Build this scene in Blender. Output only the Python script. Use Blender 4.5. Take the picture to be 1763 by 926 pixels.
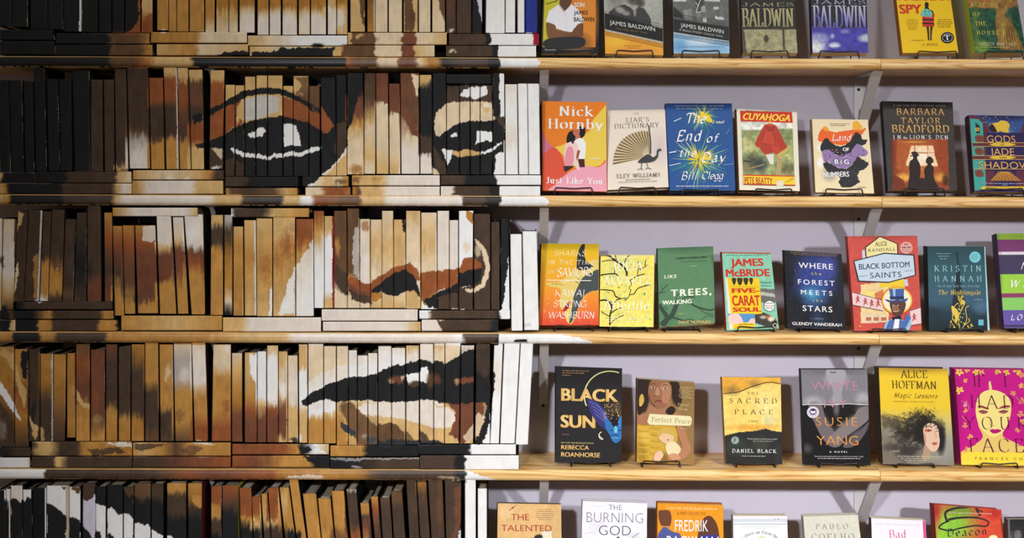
import bpy, math, random
import numpy as np
from mathutils import Vector, Matrix
from mathutils.geometry import tessellate_polygon
for _o in list(bpy.data.objects): bpy.data.objects.remove(_o)
random.seed(7); rng = np.random.RandomState(11)
C = bpy.context.scene.collection
SC = bpy.context.scene
# ------------------------------------------------------------------ camera
S = 0.00145            # metres per photo pixel on the shelf front plane
FPX = 2040.0           # focal length in pixels (1763 px wide frame)
D = FPX*S              # camera distance from the shelf fronts
XC, YH, H = 905.0, 314.0, 1.55
ROLL = 0.0030
cam = bpy.data.cameras.new('camera'); camo = bpy.data.objects.new('camera', cam); C.objects.link(camo)
cam.sensor_width = 36; cam.lens = FPX/1763*36
cam.shift_x = (881.5-XC)/1763; cam.shift_y = -(463-YH)/1763
cam.clip_start = 0.05
camo.location = (0, -D, H); camo.rotation_euler = (math.pi/2, ROLL, 0)
camo.rotation_mode = 'XYZ'
camo.matrix_world = Matrix.Translation((0,-D,H)) @ Matrix.Rotation(math.pi/2,4,'X') @ Matrix.Rotation(ROLL,4,'Z')
SC.camera = camo
# ------------------------------------------------------------------ world, lamps, exposure
wd = bpy.data.worlds.new('world'); SC.world = wd; wd.use_nodes = True
bg = wd.node_tree.nodes['Background']; bg.inputs[0].default_value = (1.0,0.86,0.72,1); bg.inputs[1].default_value = 0.085
def lamp(loc, aim, size, power, col=(1,1,1), spread=180):
    l = bpy.data.lights.new('ceiling_lamp','AREA'); l.shape='DISK'; l.size=size; l.energy=power; l.color=col
    l.spread = math.radians(spread)
    o = bpy.data.objects.new('ceiling_lamp', l); C.objects.link(o); o.location = loc
    o.rotation_euler = (Vector(aim)-Vector(loc)).to_track_quat('-Z','Y').to_euler()
    return o
for x, p in ((-1.2,8.2),(2.6,11)):    # far track lamps, aimed low at the shelves
    lamp((x,-4.2,H+0.9),(x*0.16+0.4,0,H-1.15),0.24,p,(0.97,0.97,1.0),46)
for x, p in ((-0.4,20),(1.15,18)):          # near ceiling lamps, steep
    lamp((x,-1.75,H+1.95),(x,0,H-0.2),0.3,p,(1,0.98,0.95))
SC.view_settings.view_transform='Standard'; SC.view_settings.look='None'
SC.view_settings.gamma=1; SC.view_settings.use_curve_mapping=False; SC.view_settings.exposure=0.0
# ------------------------------------------------------------------ helpers
def W(px, py, y=0.0):                 # photo pixel at depth y behind the shelf fronts -> world
    a = px-XC; b = py-YH
    xr = a + b*ROLL; yr = -a*ROLL + b
    k = S*(1+y/D)
    return Vector((xr*k, y, H-yr*k))
def PX(v):                            # world -> photo pixel
    k = S*(1+v[1]/D); xr = v[0]/k; yr = (H-v[2])/k
    return XC + xr - yr*ROLL, YH + xr*ROLL + yr
def lin(c):
    c = np.asarray(c, float)/255.0
    return np.where(c<=0.04045, c/12.92, ((c+0.055)/1.055)**2.4)
def mesh_obj(name, V, F, col, mat, parent=None, smooth=False):
    me = bpy.data.meshes.new(name)
    me.from_pydata([tuple(v) for v in V], [], F)
    if col is not None:
        a = me.color_attributes.new('paint','FLOAT_COLOR','POINT')
        col = np.asarray(col, np.float32)
        if col.shape[1]==3: col = np.hstack([col, np.ones((len(col),1),np.float32)])
        a.data.foreach_set('color', col.ravel())
    me.materials.append(mat)
    if smooth: me.polygons.foreach_set('use_smooth',[True]*len(me.polygons))
    me.update()
    o = bpy.data.objects.new(name, me); C.objects.link(o)
    if parent: o.parent = parent
    return o
def thing(name, label, cat, loc, group=None):
    o = bpy.data.objects.new(name, None); C.objects.link(o); o.location = loc
    o.empty_display_size = 0.02
    o['label']=label; o['category']=cat
    if group: o['group']=group
    return o
def attr_mat(name, rough=0.6, bump=0.0, scale=300, spec=0.4, wood=False, metal=0.0):
    m = bpy.data.materials.new(name); m.use_nodes = True; nt = m.node_tree; b = nt.nodes['Principled BSDF']
    b.inputs['Roughness'].default_value = rough; b.inputs['Specular IOR Level'].default_value = spec
    b.inputs['Metallic'].default_value = metal
    at = nt.nodes.new('ShaderNodeVertexColor'); at.layer_name='paint'
    if wood:
        wc = wood_color(nt)
        mx = nt.nodes.new('ShaderNodeMix'); mx.data_type='RGBA'
        nt.links.new(at.outputs['Alpha'], mx.inputs[0]); nt.links.new(wc, mx.inputs[6]); nt.links.new(at.outputs['Color'], mx.inputs[7])
        nt.links.new(mx.outputs[2], b.inputs['Base Color'])
    else:
        nt.links.new(at.outputs['Color'], b.inputs['Base Color'])
    if bump:
        tc = nt.nodes.new('ShaderNodeTexCoord'); mp = nt.nodes.new('ShaderNodeMapping'); mp.inputs['Scale'].default_value=(1,1,0.25)
        n = nt.nodes.new('ShaderNodeTexNoise'); n.inputs['Scale'].default_value=scale; n.inputs['Detail'].default_value=4
        bp = nt.nodes.new('ShaderNodeBump'); bp.inputs['Strength'].default_value=bump; bp.inputs['Distance'].default_value=0.001
        nt.links.new(tc.outputs['Object'], mp.inputs[0]); nt.links.new(mp.outputs[0], n.inputs['Vector'])
        nt.links.new(n.outputs['Fac'], bp.inputs['Height']); nt.links.new(bp.outputs[0], b.inputs['Normal'])
    return m
def wood_color(nt):                   # pine: long pale and amber grain streaks with oval cathedral figures
    tc = nt.nodes.new('ShaderNodeTexCoord')
    mp = nt.nodes.new('ShaderNodeMapping'); mp.inputs['Scale'].default_value=(2.2,26,46)
    n = nt.nodes.new('ShaderNodeTexNoise'); n.inputs['Scale'].default_value=1.0; n.inputs['Detail'].default_value=2.5; n.inputs['Distortion'].default_value=0.3
    ma = nt.nodes.new('ShaderNodeMath'); ma.operation='MULTIPLY'; ma.inputs[1].default_value=5.5
    fr = nt.nodes.new('ShaderNodeMath'); fr.operation='FRACT'
    r = nt.nodes.new('ShaderNodeValToRGB'); e = r.color_ramp.elements
    def L(c): return tuple(lin(c))+(1,)
    e[0].position=0; e[0].color=L((230,186,116)); e[1].position=1; e[1].color=L((228,184,114))
    for p,c in ((0.45,(243,208,144)),(0.8,(218,168,96)),(0.93,(196,138,72))):
        x=e.new(p); x.color=L(c)
    nt.links.new(tc.outputs['Object'], mp.inputs[0]); nt.links.new(mp.outputs[0], n.inputs['Vector'])
    nt.links.new(n.outputs['Fac'], ma.inputs[0]); nt.links.new(ma.outputs[0], fr.inputs[0]); nt.links.new(fr.outputs[0], r.inputs[0])
    return r.outputs[0]
def flat_mat(name, col, rough=0.6, metal=0.0, noise=0.05, nscale=25, bump=0.0):
    m = bpy.data.materials.new(name); m.use_nodes=True; nt=m.node_tree; b=nt.nodes['Principled BSDF']
    b.inputs['Roughness'].default_value=rough; b.inputs['Metallic'].default_value=metal
    tc = nt.nodes.new('ShaderNodeTexCoord'); n = nt.nodes.new('ShaderNodeTexNoise'); n.inputs['Scale'].default_value=nscale; n.inputs['Detail'].default_value=5
    r = nt.nodes.new('ShaderNodeValToRGB'); c=lin(col)
    r.color_ramp.elements[0].position=0.3; r.color_ramp.elements[1].position=0.7
    r.color_ramp.elements[0].color=tuple(c*(1-noise))+(1,); r.color_ramp.elements[1].color=tuple(np.minimum(1,c*(1+noise)))+(1,)
    nt.links.new(tc.outputs['Object'], n.inputs['Vector']); nt.links.new(n.outputs['Fac'], r.inputs[0]); nt.links.new(r.outputs[0], b.inputs['Base Color'])
    if bump:
        bp = nt.nodes.new('ShaderNodeBump'); bp.inputs['Strength'].default_value=bump; bp.inputs['Distance'].default_value=0.002
        nt.links.new(n.outputs['Fac'], bp.inputs['Height']); nt.links.new(bp.outputs[0], b.inputs['Normal'])
    return m
M_PAINT = attr_mat('painted_spine', 0.62, 0.22, 260, 0.12)
M_COVER = attr_mat('printed_cover', 0.45, 0, spec=0.14)
M_CASE = attr_mat('book_case', 0.55, 0.15, 300, 0.3)
M_PAGES = attr_mat('paper_edges', 0.85, 0.25, 900, 0.1)
M_WOOD = attr_mat('pine_board', 0.38, 0, spec=0.4, wood=True)
M_WALL = flat_mat('lavender_wall_paint', (208,203,218), 0.7, 0, 0.03, 9, 0.08)
M_BRACKET = flat_mat('white_enamel', (206,203,203), 0.42, 0, 0.03, 30)
M_WIRE = flat_mat('black_wire', (20,20,21), 0.35, 0.0, 0.1, 60)
M_SCREW = flat_mat('dark_steel', (60,60,62), 0.4, 0.7, 0.1, 60)
M_FLOOR = flat_mat('wood_floor', (128,104,84), 0.5, 0, 0.15, 4)
def boxv(p0, p1):
    x0,y0,z0=p0; x1,y1,z1=p1
    V=[(x0,y0,z0),(x1,y0,z0),(x1,y1,z0),(x0,y1,z0),(x0,y0,z1),(x1,y0,z1),(x1,y1,z1),(x0,y1,z1)]
    F=[(3,2,1,0),(4,5,6,7),(0,1,5,4),(1,2,6,5),(2,3,7,6),(3,0,4,7)]
    return V,F
def tube(paths, r, n=6):
    V=[];F=[]
    for P in paths:
        P=[Vector(p) for p in P]; base=len(V); N=len(P)
        up=None
        for i,p in enumerate(P):
            t=(P[min(i+1,N-1)]-P[max(i-1,0)]).normalized()
            if up is None: up = Vector((0,0,1)) if abs(t.z)<0.9 else Vector((0,1,0))
            a=t.cross(up); 
            if a.length<1e-4: a=t.cross(Vector((1,0.3,0.2)))
            a.normalize(); b=a.cross(t).normalized(); up=b
            for k in range(n):
                th=2*math.pi*k/n
                V.append(p+a*(r*math.cos(th))+b*(r*math.sin(th)))
        for i in range(N-1):
            for k in range(n):
                F.append((base+i*n+k, base+i*n+(k+1)%n, base+(i+1)*n+(k+1)%n, base+(i+1)*n+k))
        F.append(tuple(base+k for k in range(n))[::-1]); F.append(tuple(base+(N-1)*n+k for k in range(n)))
    return V,F
def fillet(P, r, k=4):                # round the corners of a wire path
    P=[Vector(p) for p in P]; out=[P[0]]
    for i in range(1,len(P)-1):
        a,b,c=P[i-1],P[i],P[i+1]; d1=(a-b);d2=(c-b); rr=min(r,d1.length*0.45,d2.length*0.45)
        s=b+d1.normalized()*rr; e=b+d2.normalized()*rr
        for j in range(k+1):
            t=j/k; out.append(s*(1-t)**2+b*2*t*(1-t)+e*t*t)
    out.append(P[-1]); return out
ORD=['zeroth','first','second','third','fourth','fifth','sixth','seventh','eighth','ninth','tenth','eleventh','twelfth','thirteenth','fourteenth','fifteenth','sixteenth','seventeenth','eighteenth','nineteenth','twentieth']
TENS={2:'twenty',3:'thirty',4:'forty'}
def ordn(n):
    if n<=20: return ORD[n]
    t,u=divmod(n,10)
    return {30:'thirtieth',40:'fortieth'}.get(n) or TENS[t]+'-'+ORD[u]
# ------------------------------------------------------------------ wall, boards, brackets
WALL_Y=0.2
mesh = boxv((-3.2,WALL_Y,0),(3.2,WALL_Y+0.1,2.8))
w = mesh_obj('wall_back', *mesh, None, M_WALL); w['kind']='structure'
mesh = boxv((-3.2,-4.6,-0.05),(3.2,WALL_Y+0.1,0))
w = mesh_obj('floor', *mesh, None, M_FLOOR); w['kind']='structure'
BT = [98.6, 336.8, 573.6, 809.4, 1042.0]      # board top edge (photo y at x = XC)
BTH = 19.0
def bz(i): return H-(BT[i]-YH)*S              # height of a board's top face
# ------------------------------------------------------------------ the mural: paint laid on in photo pixels over spines and board fronts
PAL = dict(K=(35,35,36),N=(27,29,34),D=(76,60,48),B=(104,76,52),R=(150,86,48),S=(118,72,52),O=(190,138,70),Y=(176,122,54),T=(214,176,116),
           C=(228,206,172),P=(233,222,208),W=(240,240,238),G=(184,174,164),L=(208,203,218),M=(96,30,40),U=(44,58,140),E=(150,30,45))
PNAME = dict(K='black',N='black',D='dark brown',B='brown',R='rust',S='reddish brown',O='ochre',Y='ochre',T='tan',C='cream',P='pale cream',W='white',G='grey',L='white',M='maroon',U='blue',E='red')
SS=1.6; MW,MH=1060,1060; MY0=-130
gw,gh=int(MW*SS),int((MH-MY0)*SS)
GX,GY=np.meshgrid(np.arange(gw)/SS, np.arange(gh)/SS+MY0)
def vnoise(sx, sy, seed):
    r=np.random.RandomState(seed); nx=int(MW/sx)+3; ny=int((MH-MY0)/sy)+3
    g=r.rand(ny,nx)*2-1; fx=GX/sx; fy=(GY-MY0)/sy
    ix=fx.astype(int); iy=fy.astype(int); tx=fx-ix; ty=fy-iy; tx=tx*tx*(3-2*tx); ty=ty*ty*(3-2*ty)
    return (g[iy,ix]*(1-tx)+g[iy,ix+1]*tx)*(1-ty)+(g[iy+1,ix]*(1-tx)+g[iy+1,ix+1]*tx)*ty
n1=vnoise(14,14,1); n2=vnoise(4,4,2); n3=vnoise(2,18,3); n4=vnoise(1.3,1.3,4); n5=vnoise(30,5,6); n6=vnoise(7,16,9)
WX=GX+2.2*n1+1.0*n2+0.6*n4; WY=GY+2.2*vnoise(11,11,5)+1.2*n2+1.6*n3
MC=np.zeros((gh,gw,3)); MC[:]=PAL['K']
FEAT=np.zeros((gh,gw),np.int8); FNAMES=['']
def win(x0,x1,y0,y1,pad=6):
    return (slice(max(0,int((y0-pad-MY0)*SS)), max(0,int((y1+pad-MY0)*SS))), slice(max(0,int((x0-pad)*SS)), max(0,int((x1+pad)*SS))))
def inside(pts, X, Y):
    r=np.zeros(X.shape,bool); n=len(pts)
    for i in range(n):
        x1,y1=pts[i]; x2,y2=pts[(i+1)%n]
        if y1==y2: continue
        c=((y1>Y)!=(y2>Y)); r^=c&(X<(x2-x1)*(Y-y1)/(y2-y1)+x1)
    return r
def pal(c): return np.array(PAL[c] if isinstance(c,str) else c, float)
def poly(pts, col, a=1.0, warp=1.0, feat=None):
    xs=[p[0] for p in pts]; ys=[p[1] for p in pts]; w_=win(min(xs),max(xs),min(ys),max(ys))
    X=GX[w_]+(WX[w_]-GX[w_])*warp; Y=GY[w_]+(WY[w_]-GY[w_])*warp
    m=inside(pts,X,Y)
    mm=m.astype(float)*a
    MC[w_]=MC[w_]*(1-mm[...,None])+pal(col)*mm[...,None]
    if feat:
        if feat not in FNAMES: FNAMES.append(feat)
        f=FEAT[w_]; f[m]=FNAMES.index(feat); FEAT[w_]=f
def soft(cx,cy,rx,ry,col,a=1.0,e=0.5):
    w_=win(cx-rx,cx+rx,cy-ry,cy+ry,8)
    d=np.sqrt(((WX[w_]-cx)/rx)**2+((WY[w_]-cy)/ry)**2)+0.22*n2[w_]+0.14*n3[w_]
    m=np.clip((1-d)/e,0,1)*a
    MC[w_]=MC[w_]*(1-m[...,None])+pal(col)*m[...,None]
def stroke(pts, wd, col, feat=None, taper=True):
    L=[];Rr=[];n=len(pts)
    for i,(x,y) in enumerate(pts):
        x0,y0=pts[max(0,i-1)];x1,y1=pts[min(n-1,i+1)]; l=math.hypot(x1-x0,y1-y0) or 1
        h=wd/2*(0.45 if taper and i in(0,n-1) else 1); nx,ny=-(y1-y0)/l*h,(x1-x0)/l*h
        L.append((x+nx,y+ny));Rr.append((x-nx,y-ny))
    poly(L+Rr[::-1],col,1,0.8,feat)
def stops(s, horiz=False):
    out=[]
    for t in s.split():
        out.append((t[0], float(t[1:]) if len(t)>1 else 0.0))
    return out
def grade(x0,x1,y0,y1,s,horiz=False):
    st=stops(s); w_=win(x0,x1,y0,y1,1)
    if horiz: t=(GX[w_]+3.0*n5[w_]+2.0*n1[w_]+1.4*n2[w_]); ps=[p for _,p in st]
    else:
        t=(GY[w_]+5.0*n3[w_]+4.0*n6[w_]+2*n2[w_]-y0)/(y1-y0)*10; ps=[p for _,p in st]
    cs=np.array([pal(c) for c,_ in st])
    if len(st)==1: MC[w_]=cs[0]; return
    for k in range(3): MC[w_][...,k]=np.interp(t,ps,cs[:,k])
# rows: (x left, x right, y top, y bottom, paint stops in tenths of the height, shift of the foot left, right)
R1=[(-6,18,-104,45,'K',2,2),(20,47,-98,46,'K',0,0),(52,80,-110,50,'K',0,1),(82,107,-101,50,'K',0,1),(109,139.6,-99,54,'K',0,0),(140,168,-108,55,'K',0,0),(170,191,-96,55,'K',0,0),(193,213,-104,56,'K',0,0),(215,241,-111,56,'K',0,0),
(243,262,-100,56,'T0 T7.5 R9 R10',0,0),(270,289,-95,52,'O',0,0),(290,303,-104,54,'T0 O10',0,0),(304,324,-106,54,'O',0,0),(326,351,-100,54,'O',0,0),(353,369,-97,55,'O0 O8 C10',0,0),(372,393,-106,55,'Y0 Y7.4 T8 C10',0,0),(394,409,-98,55,'Y0 Y7 T8 C9.5',0,0),(412,438,-104,56,'Y0 Y6.8 T7.4 P8.4',0,0),(443,462,-96,60,'Y0 Y7.2 T7.8 P8.6',0,0),(464,483,-100,60,'Y0 Y6.8 T7.2 P7.8',0,0),(486,511,-108,60,'Y0 Y7.1 T7.6 P8.4',0,0),(514,533,-102,59,'Y0 Y7 T7.6 C9',0,0),(535,561,-96,59,'Y0 Y6.8 T7.6 P8.4',0,0),(564,579,-99,59,'T0 T6.9 P7.4',0,0),(580,598,-106,59,'Y0 Y6.8 T7.6 T9',0,0),
(603,628,-101,55,'T',0,0),(632,645,-98,55,'D0 Y10',0,0),(646,667,-104,55,'C',0,0),(669,692,-96,55,'C',0,0),(695,719,-107,55,'T',0,0),(721,741,-100,55,'C',0,0),(744,766,-98,55,'T0 C9',0,0),(768,785,-103,57,'S0 D10',0,0),(786,812,-108,57,'D',0,0),(813,830,-101,57,'K',0,0),(838,869,-104,57,'W',-2,0),(871,887,-98,56,'W',-1,0),(891,904,-95,56,'W',0,0),(905,925,-109,57,'U',0,0)]
H1=[(0,91,51,69,'K0'),(0,93,70.5,94,'K0'),(97,257,57,75.5,'K185 B192 B235 O256'),(96,262,77,95.5,'K188 B194 B240 O258'),(260,425,55,74,'O260 O338 C348 C424'),(270,427,76,95.5,'T270 O335 C345 T425'),(427,598,61,79,'T427 C470 W520 W598'),(430,588,80,97,'T430 C490 T588'),(599,769,56,77,'T598 T602 B604 B644 C646 C690 S694 S714 C716 C730 T768'),(588,748,78,98,'O588 B592 B644 C646 C690 S692 S710 T712 C748'),(773,928,58,78,'D773 D836 K838 K842 W843 W917 E919 E928'),(768,923,79,98,'D768 D848 K850 K857 W859 W923')]
R2=[(-4,14,138,296,'K',4,4),(15.5,37,138,297,'K',4,3),(40,56,140,297,'K',3,3),(57.5,76,117,295,'K',4,4),(80,99,136,294,'K',3,4),(101,122,136,294,'K',3,2),(124,153,122,295,'K',4,2),(156,176,137,295,'D',0,1),(178,196,137,295,'D',2,1),(197,216.5,119,295,'D0 D9 T9.6 D10',2,4),(218,254,114,290,'D0 D5.8 B6.3 G7.2 P8.6',5,4),(256,280,134,291,'R0 R2.6 D3.4 D6.3 B6.8 O7.3',4,3),(281,304.3,115,291,'T0 T.6 R1.2 R3.2 D4 D6.6 O7.2',5,3),(305.2,323,117,291,'T0 T1 R1.6 R3.4 S4.4 D6.6 O7.4',4,5),(324.5,348,120,291,'T0 T.7 B1.2 S3.2 D4 D5 R5.4 R7 T8 T10',5,3),(362,386,121,291,'T0 T1 R1.5 R6.8 D8',-2,-3),
(388,404,146,303,'T',-1,-1),(405,420,147,303,'T',0,0),(421.5,439,132,303,'T',0,0),(441,459.5,130,303,'T',0,0),(461,486,130,303,'T',0,0),(487.5,504,148,303,'T',0,0),(505,531,131,303,'T0 T1.5 B2 B3',0,0),(532,550.5,148,303,'B0 B2 D3',0,0),(552,577,134,302,'K',1,2),(578.5,596,129,302,'K',1,1),(597.5,625,126,300,'K0 K1.3 S2.4 S4.2 O4.8 T5.4 C6.6 C10',0,2),(627,646,126,299,'D0 B3 T4.6 C5.6 T8.4 C9.4',0,0),(647,668,126,299,'S0 S2.6 C3.1 C7 T9.4',1,1),(669.5,688,144,299,'S0 S2.8 C3.5 C7.5 T9.5',1,1),(689,721,126,299,'S0 S4 C6.4 P8',2,1),(722.5,744,129,299,'T0 T.6 K1.4 K6 D6.4 D7.6 P8.2',1,1),(745,768,126,300,'K',0,1),(769,790.5,147,300,'K',0,0),(791.5,809,146,300,'K',0,0),(810,826,146,300,'K',0,0),(827,847.5,146,300,'K',0,0),(848.5,868,126,300,'K',0,1),(869.5,890,145,300,'P0 W3 P6 W8',1,2),(891.5,907.5,144,300,'W',2,2),(908.5,928,144,300,'W',2,2)]
H2=[(0,59,297.5,314.5,'T0 K6 K60'),(61,226,295.5,315,'K110 D116 D195 T200 C226'),(0,227,316,334,'T0 O10 K16 K104 D110 D190 T200 P212 C227'),(229,385,293,309.5,'O229 T240 C290 T340 O362 D374'),(228,384,311,334,'O228 T240 P256 P330 T340 T384'),(388,513,304,321.5,'D388 D415 K430 K513'),(389,512,323.5,336,'O389 B400 D430 B470 T490 O512'),(521,600,303.5,321,'K521 W540 T560 C585 O590'),(526,603,322.5,337,'C526 C552 R562 R590 O602'),(606,757,301.5,319.5,'O606 T622 T658 P668 P757'),(607,757,321,337.5,'Y607 B618 T624 T656 P668 P757'),(759,931,301.5,318.5,'D759 D795 K803 K853 W855 W931'),(759,930,320.5,337.5,'P759 P776 D783 D840 K846 K860 W861 W930'),(769,846,127.5,144,'K700')]
R3=[(-8,3.5,376,533,'W0 C5 T10',-3,-2),(5,28.5,377,533,'C0 P4 P6 T8 B10',-3,-6),(30,47.5,364,519,'D',-7,-7),(49,72.6,362,518,'D',-8,-6),(74,88,364,518,'D0 D4.8 O5.8 O9 W10',-6,-6),(89,111,361,519,'D0 D4.8 B5.4 O7 O8.8 D9.6',-6,-5),(112,131,377,519,'D0 D8 B9 D10',-5,-6),(132,148.5,366,519,'D0 K6 D10',-5,-1),(150,173,351,519,'D0 D7 S8.4 S10',0,1),(179,192.5,366,520,'O0 R3 D6 S9',1,1),(193.5,209.5,389,543,'O0 R1.6 S3 D5.4 O7 O10',4,4),(210.5,230.5,388,540,'O0 R2 S4 B6.5 O9',4,2),(232,267,388,539,'O0 R2 S3 S7.4 B8.4 O9',5,5),(269,294,371,540,'P0 P2.8 T3.3 S4.2 S6.4 O7 O10',6,9),(297,315,374,540,'P0 C2 T2.6 S3.6 S5.6 O7.4',9,9),(316.5,349,369,541,'P0 P3 G3.3 S3.8 R5 O6.4',13,4),(363,383.5,370,542,'T0 T.7 D1.4 D2.8 O3.6 O8',-1,0),(386,399.5,370,542,'G0 G.6 D1.6 Y4 O7 C8.6 K10',0,0),(401.5,418,390,543,'T0 O2',0,1),(420,440.2,379,543,'T0 O4 T10',1,1),(441.2,468.5,376,544,'T0 O5 T10',1,0),(470,508,374,544,'T0 T2 O3 T10',0,0),(509.5,539,377,544,'R0 R2.2 O3.2 T5 P8',0,1),(540,557.5,363,530,'R0 O2 T3 P3.8 W6',1,1),(558.5,574.3,372,530,'T0 T1.6 W2.4 W8 T9.4',0,1),(575,596.5,363,530,'R0 B6 D7 C9',0,1),(598,618,359,530,'B0 B2 B6 C9',0,1),(619.5,637,377,530,'C0 P4 P8 C10',0,1),(638,657,378,530,'C0 T3 C6 C8 T10',0,0),(657.5,677,363,530,'C0 T4 C7 T10',0,1),(678,697.5,378,530,'T0 T6 C8 T10',0,1),(699,723.5,363,531,'T0 C2 C5 P7',0,1),(725,751.5,366,532,'C0 T3 C6 O7',0,1),(753,773,363,532,'P',0,0),(774,788.5,379,532,'P',0,0),(790,815,363,533,'W',0,-1),(816,844,368,533,'D',0,0),(845.5,860.5,382,533,'D',0,0),(862,875.5,376,549,'K',0,2),(878.5,898,403,569,'W',2,2),(899.5,924,398,568,'W',3,4)]
H3=[(28,193,519.5,533,'N28 D45 D193'),(0,26,534.5,550,'K0 K12 B16 K26'),(28,195,535,549.5,'K28 K55 D62 O84 D90 D172 O180 O195'),(0,26,551,570,'K0 K14 T18 C26'),(28,203,551,570,'K28 K62 O68 O84 D92 D166 O174 O198 K203'),(209,382,543.5,569,'O209 T300 O382'),(384,552.5,546.5,571,'T384 T415 P430 P552'),(554,719,532.5,552.5,'P554 P719'),(556,724,554,570,'P556 P690 T722'),(722,878,534.5,549,'W722 W736 B744 D756 D852 K858 W862 W878'),(726,858,550.5,570,'P726 P752 C760 D768 D840 K848 K858'),(194,340,357.5,372.5,'O194 P230 P320 T340'),(398,532,358.5,374,'W398 D405 D455 T470 O532')]
R4=[(-4,23.5,597,769,'O0 Y4 D8 D10',0,0),(25,48,601,769,'O0 O3 R4 Y7 D10',0,0),(49.5,67.5,601,759,'D',0,0),(69,91.2,609,759,'O0 Y3 D6',0,0),(92,113,610,759,'O0 Y4 B8 D10',-1,-2),(115,129,608,753,'Y0 O5 Y10',0,0),(130.5,154,592,759,'B0 R2 S4 S5.4 O6.6 O10',0,0),(156,180,602,759,'S0 S6 B7.4 O9.4',0,0),(182,201.5,593,759,'S0 D2 D5.8 O6.8 Y10',0,0),(204,224,597,759,'D0 D6.8 O7.8 Y10',0,0),(226,248,593,759,'Y0 D3 D7 Y8 O10',0,0),(249.5,272,590,759,'O0 O4 D5 D8.4 B9.2',0,1),(274,297,593,759,'O0 O6.4 D7.2 D8.6 B10',2,2),(298.5,329,591,759,'C0 G1.6 G3.6 O5.2 O8 B10',3,3),(330,353,590,759,'C0 P1.6 P4 O5.4 O7 R8.6',5,5),(367,397,593,759,'C0 C2 O3.4 O7 R8.6 R10',-3,0),(399,416.5,608,760,'C0 T1.6 O4 Y5.6 S7 S10',0,0),(421,442,607,761,'T0 T2 O5 R6.6 S7.6 S10',0,0),(443,458,605,761,'W0 W5 T6 S7.4 S10',0,0),(459.5,478.5,595,761,'T0 W2 P6 R6.6 S7.6 S10',0,0),(479.5,494.5,605,761,'T0 T1 P4 T5 S6.8 S9 T10',0,0),(495.5,512,612,761,'C0 P4 T6 T10',0,1),(514,529,593,762,'T0 T2.4 W2.8 W6 T7 T10',1,0),(530.5,556.5,592,763,'C0 C3 P5 W7 O7.8 O10',0,0),(557.5,578,596,763,'C0 C3 P4 W6.6 T7 O7.8 O10',0,0),(579.5,599,596,766,'C0 C3 P4 T6.5 O7.4 O10',0,0),(600,614.5,603,766,'P0 W3 T6 Y7 O10',0,0),(615.5,632.5,612,766,'P0 W3 T6 B10',0,0),(633.5,649.5,608,766,'P0 W3 C6 B8 D10',0,0),(651,673.5,596,766,'P0 W2 C6 T8 B10',0,0),(674.5,697.5,599,766,'P0 W1 P6 T8 B10',0,0),(699,721,595,765,'T0 P1 P6 T8 T10',0,0),(723,746,592,763,'P0 P6 T8 T10',0,0),(747,765.5,590,763,'T0 C1 P6 T9',0,-1),(766.5,793,590,763,'C0 C1 T6 T10',-1,-3),(794,816.5,594,763,'P0 K2 S6 S8 T10',-2,-2),(820,844,592,763,'D0 D2 K6 K10',-2,0),(851,866,591,763,'W0 P3 W6',-7,-7),(868,895,591,763,'W',-7,-9),(896.5,918,591,765,'W',-9,-9)]
H4=[(0,52,770,786,'K0 D30 D52'),(0,51,788,805.5,'W0 W44 C51'),(55,227,760.5,785,'D55 T66 T85 D102 D132 O142 O178 Y227'),(55,227,786.5,805,'D55 D92 T96 T104 D118 D227'),(229,397,762,785,'O229 T240 O280 B300 O330 O397'),(229,397,786.5,804.5,'D229 D260 S320 R397'),(400,566,764.5,782.5,'R400 S430 R490 O512 K520 W545 T566'),(400,567,784.5,804.5,'R400 S440 O490 O532 K545 K567'),(569,720,767,786,'O569 O622 K632 K720'),(569,722,788,807,'K569 K610 D650 D722'),(720.5,888,765,782.5,'K720 K808 W814 W888'),(723,893,784,808.5,'D723 D780 K786 K799 W801 W893')]
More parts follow.
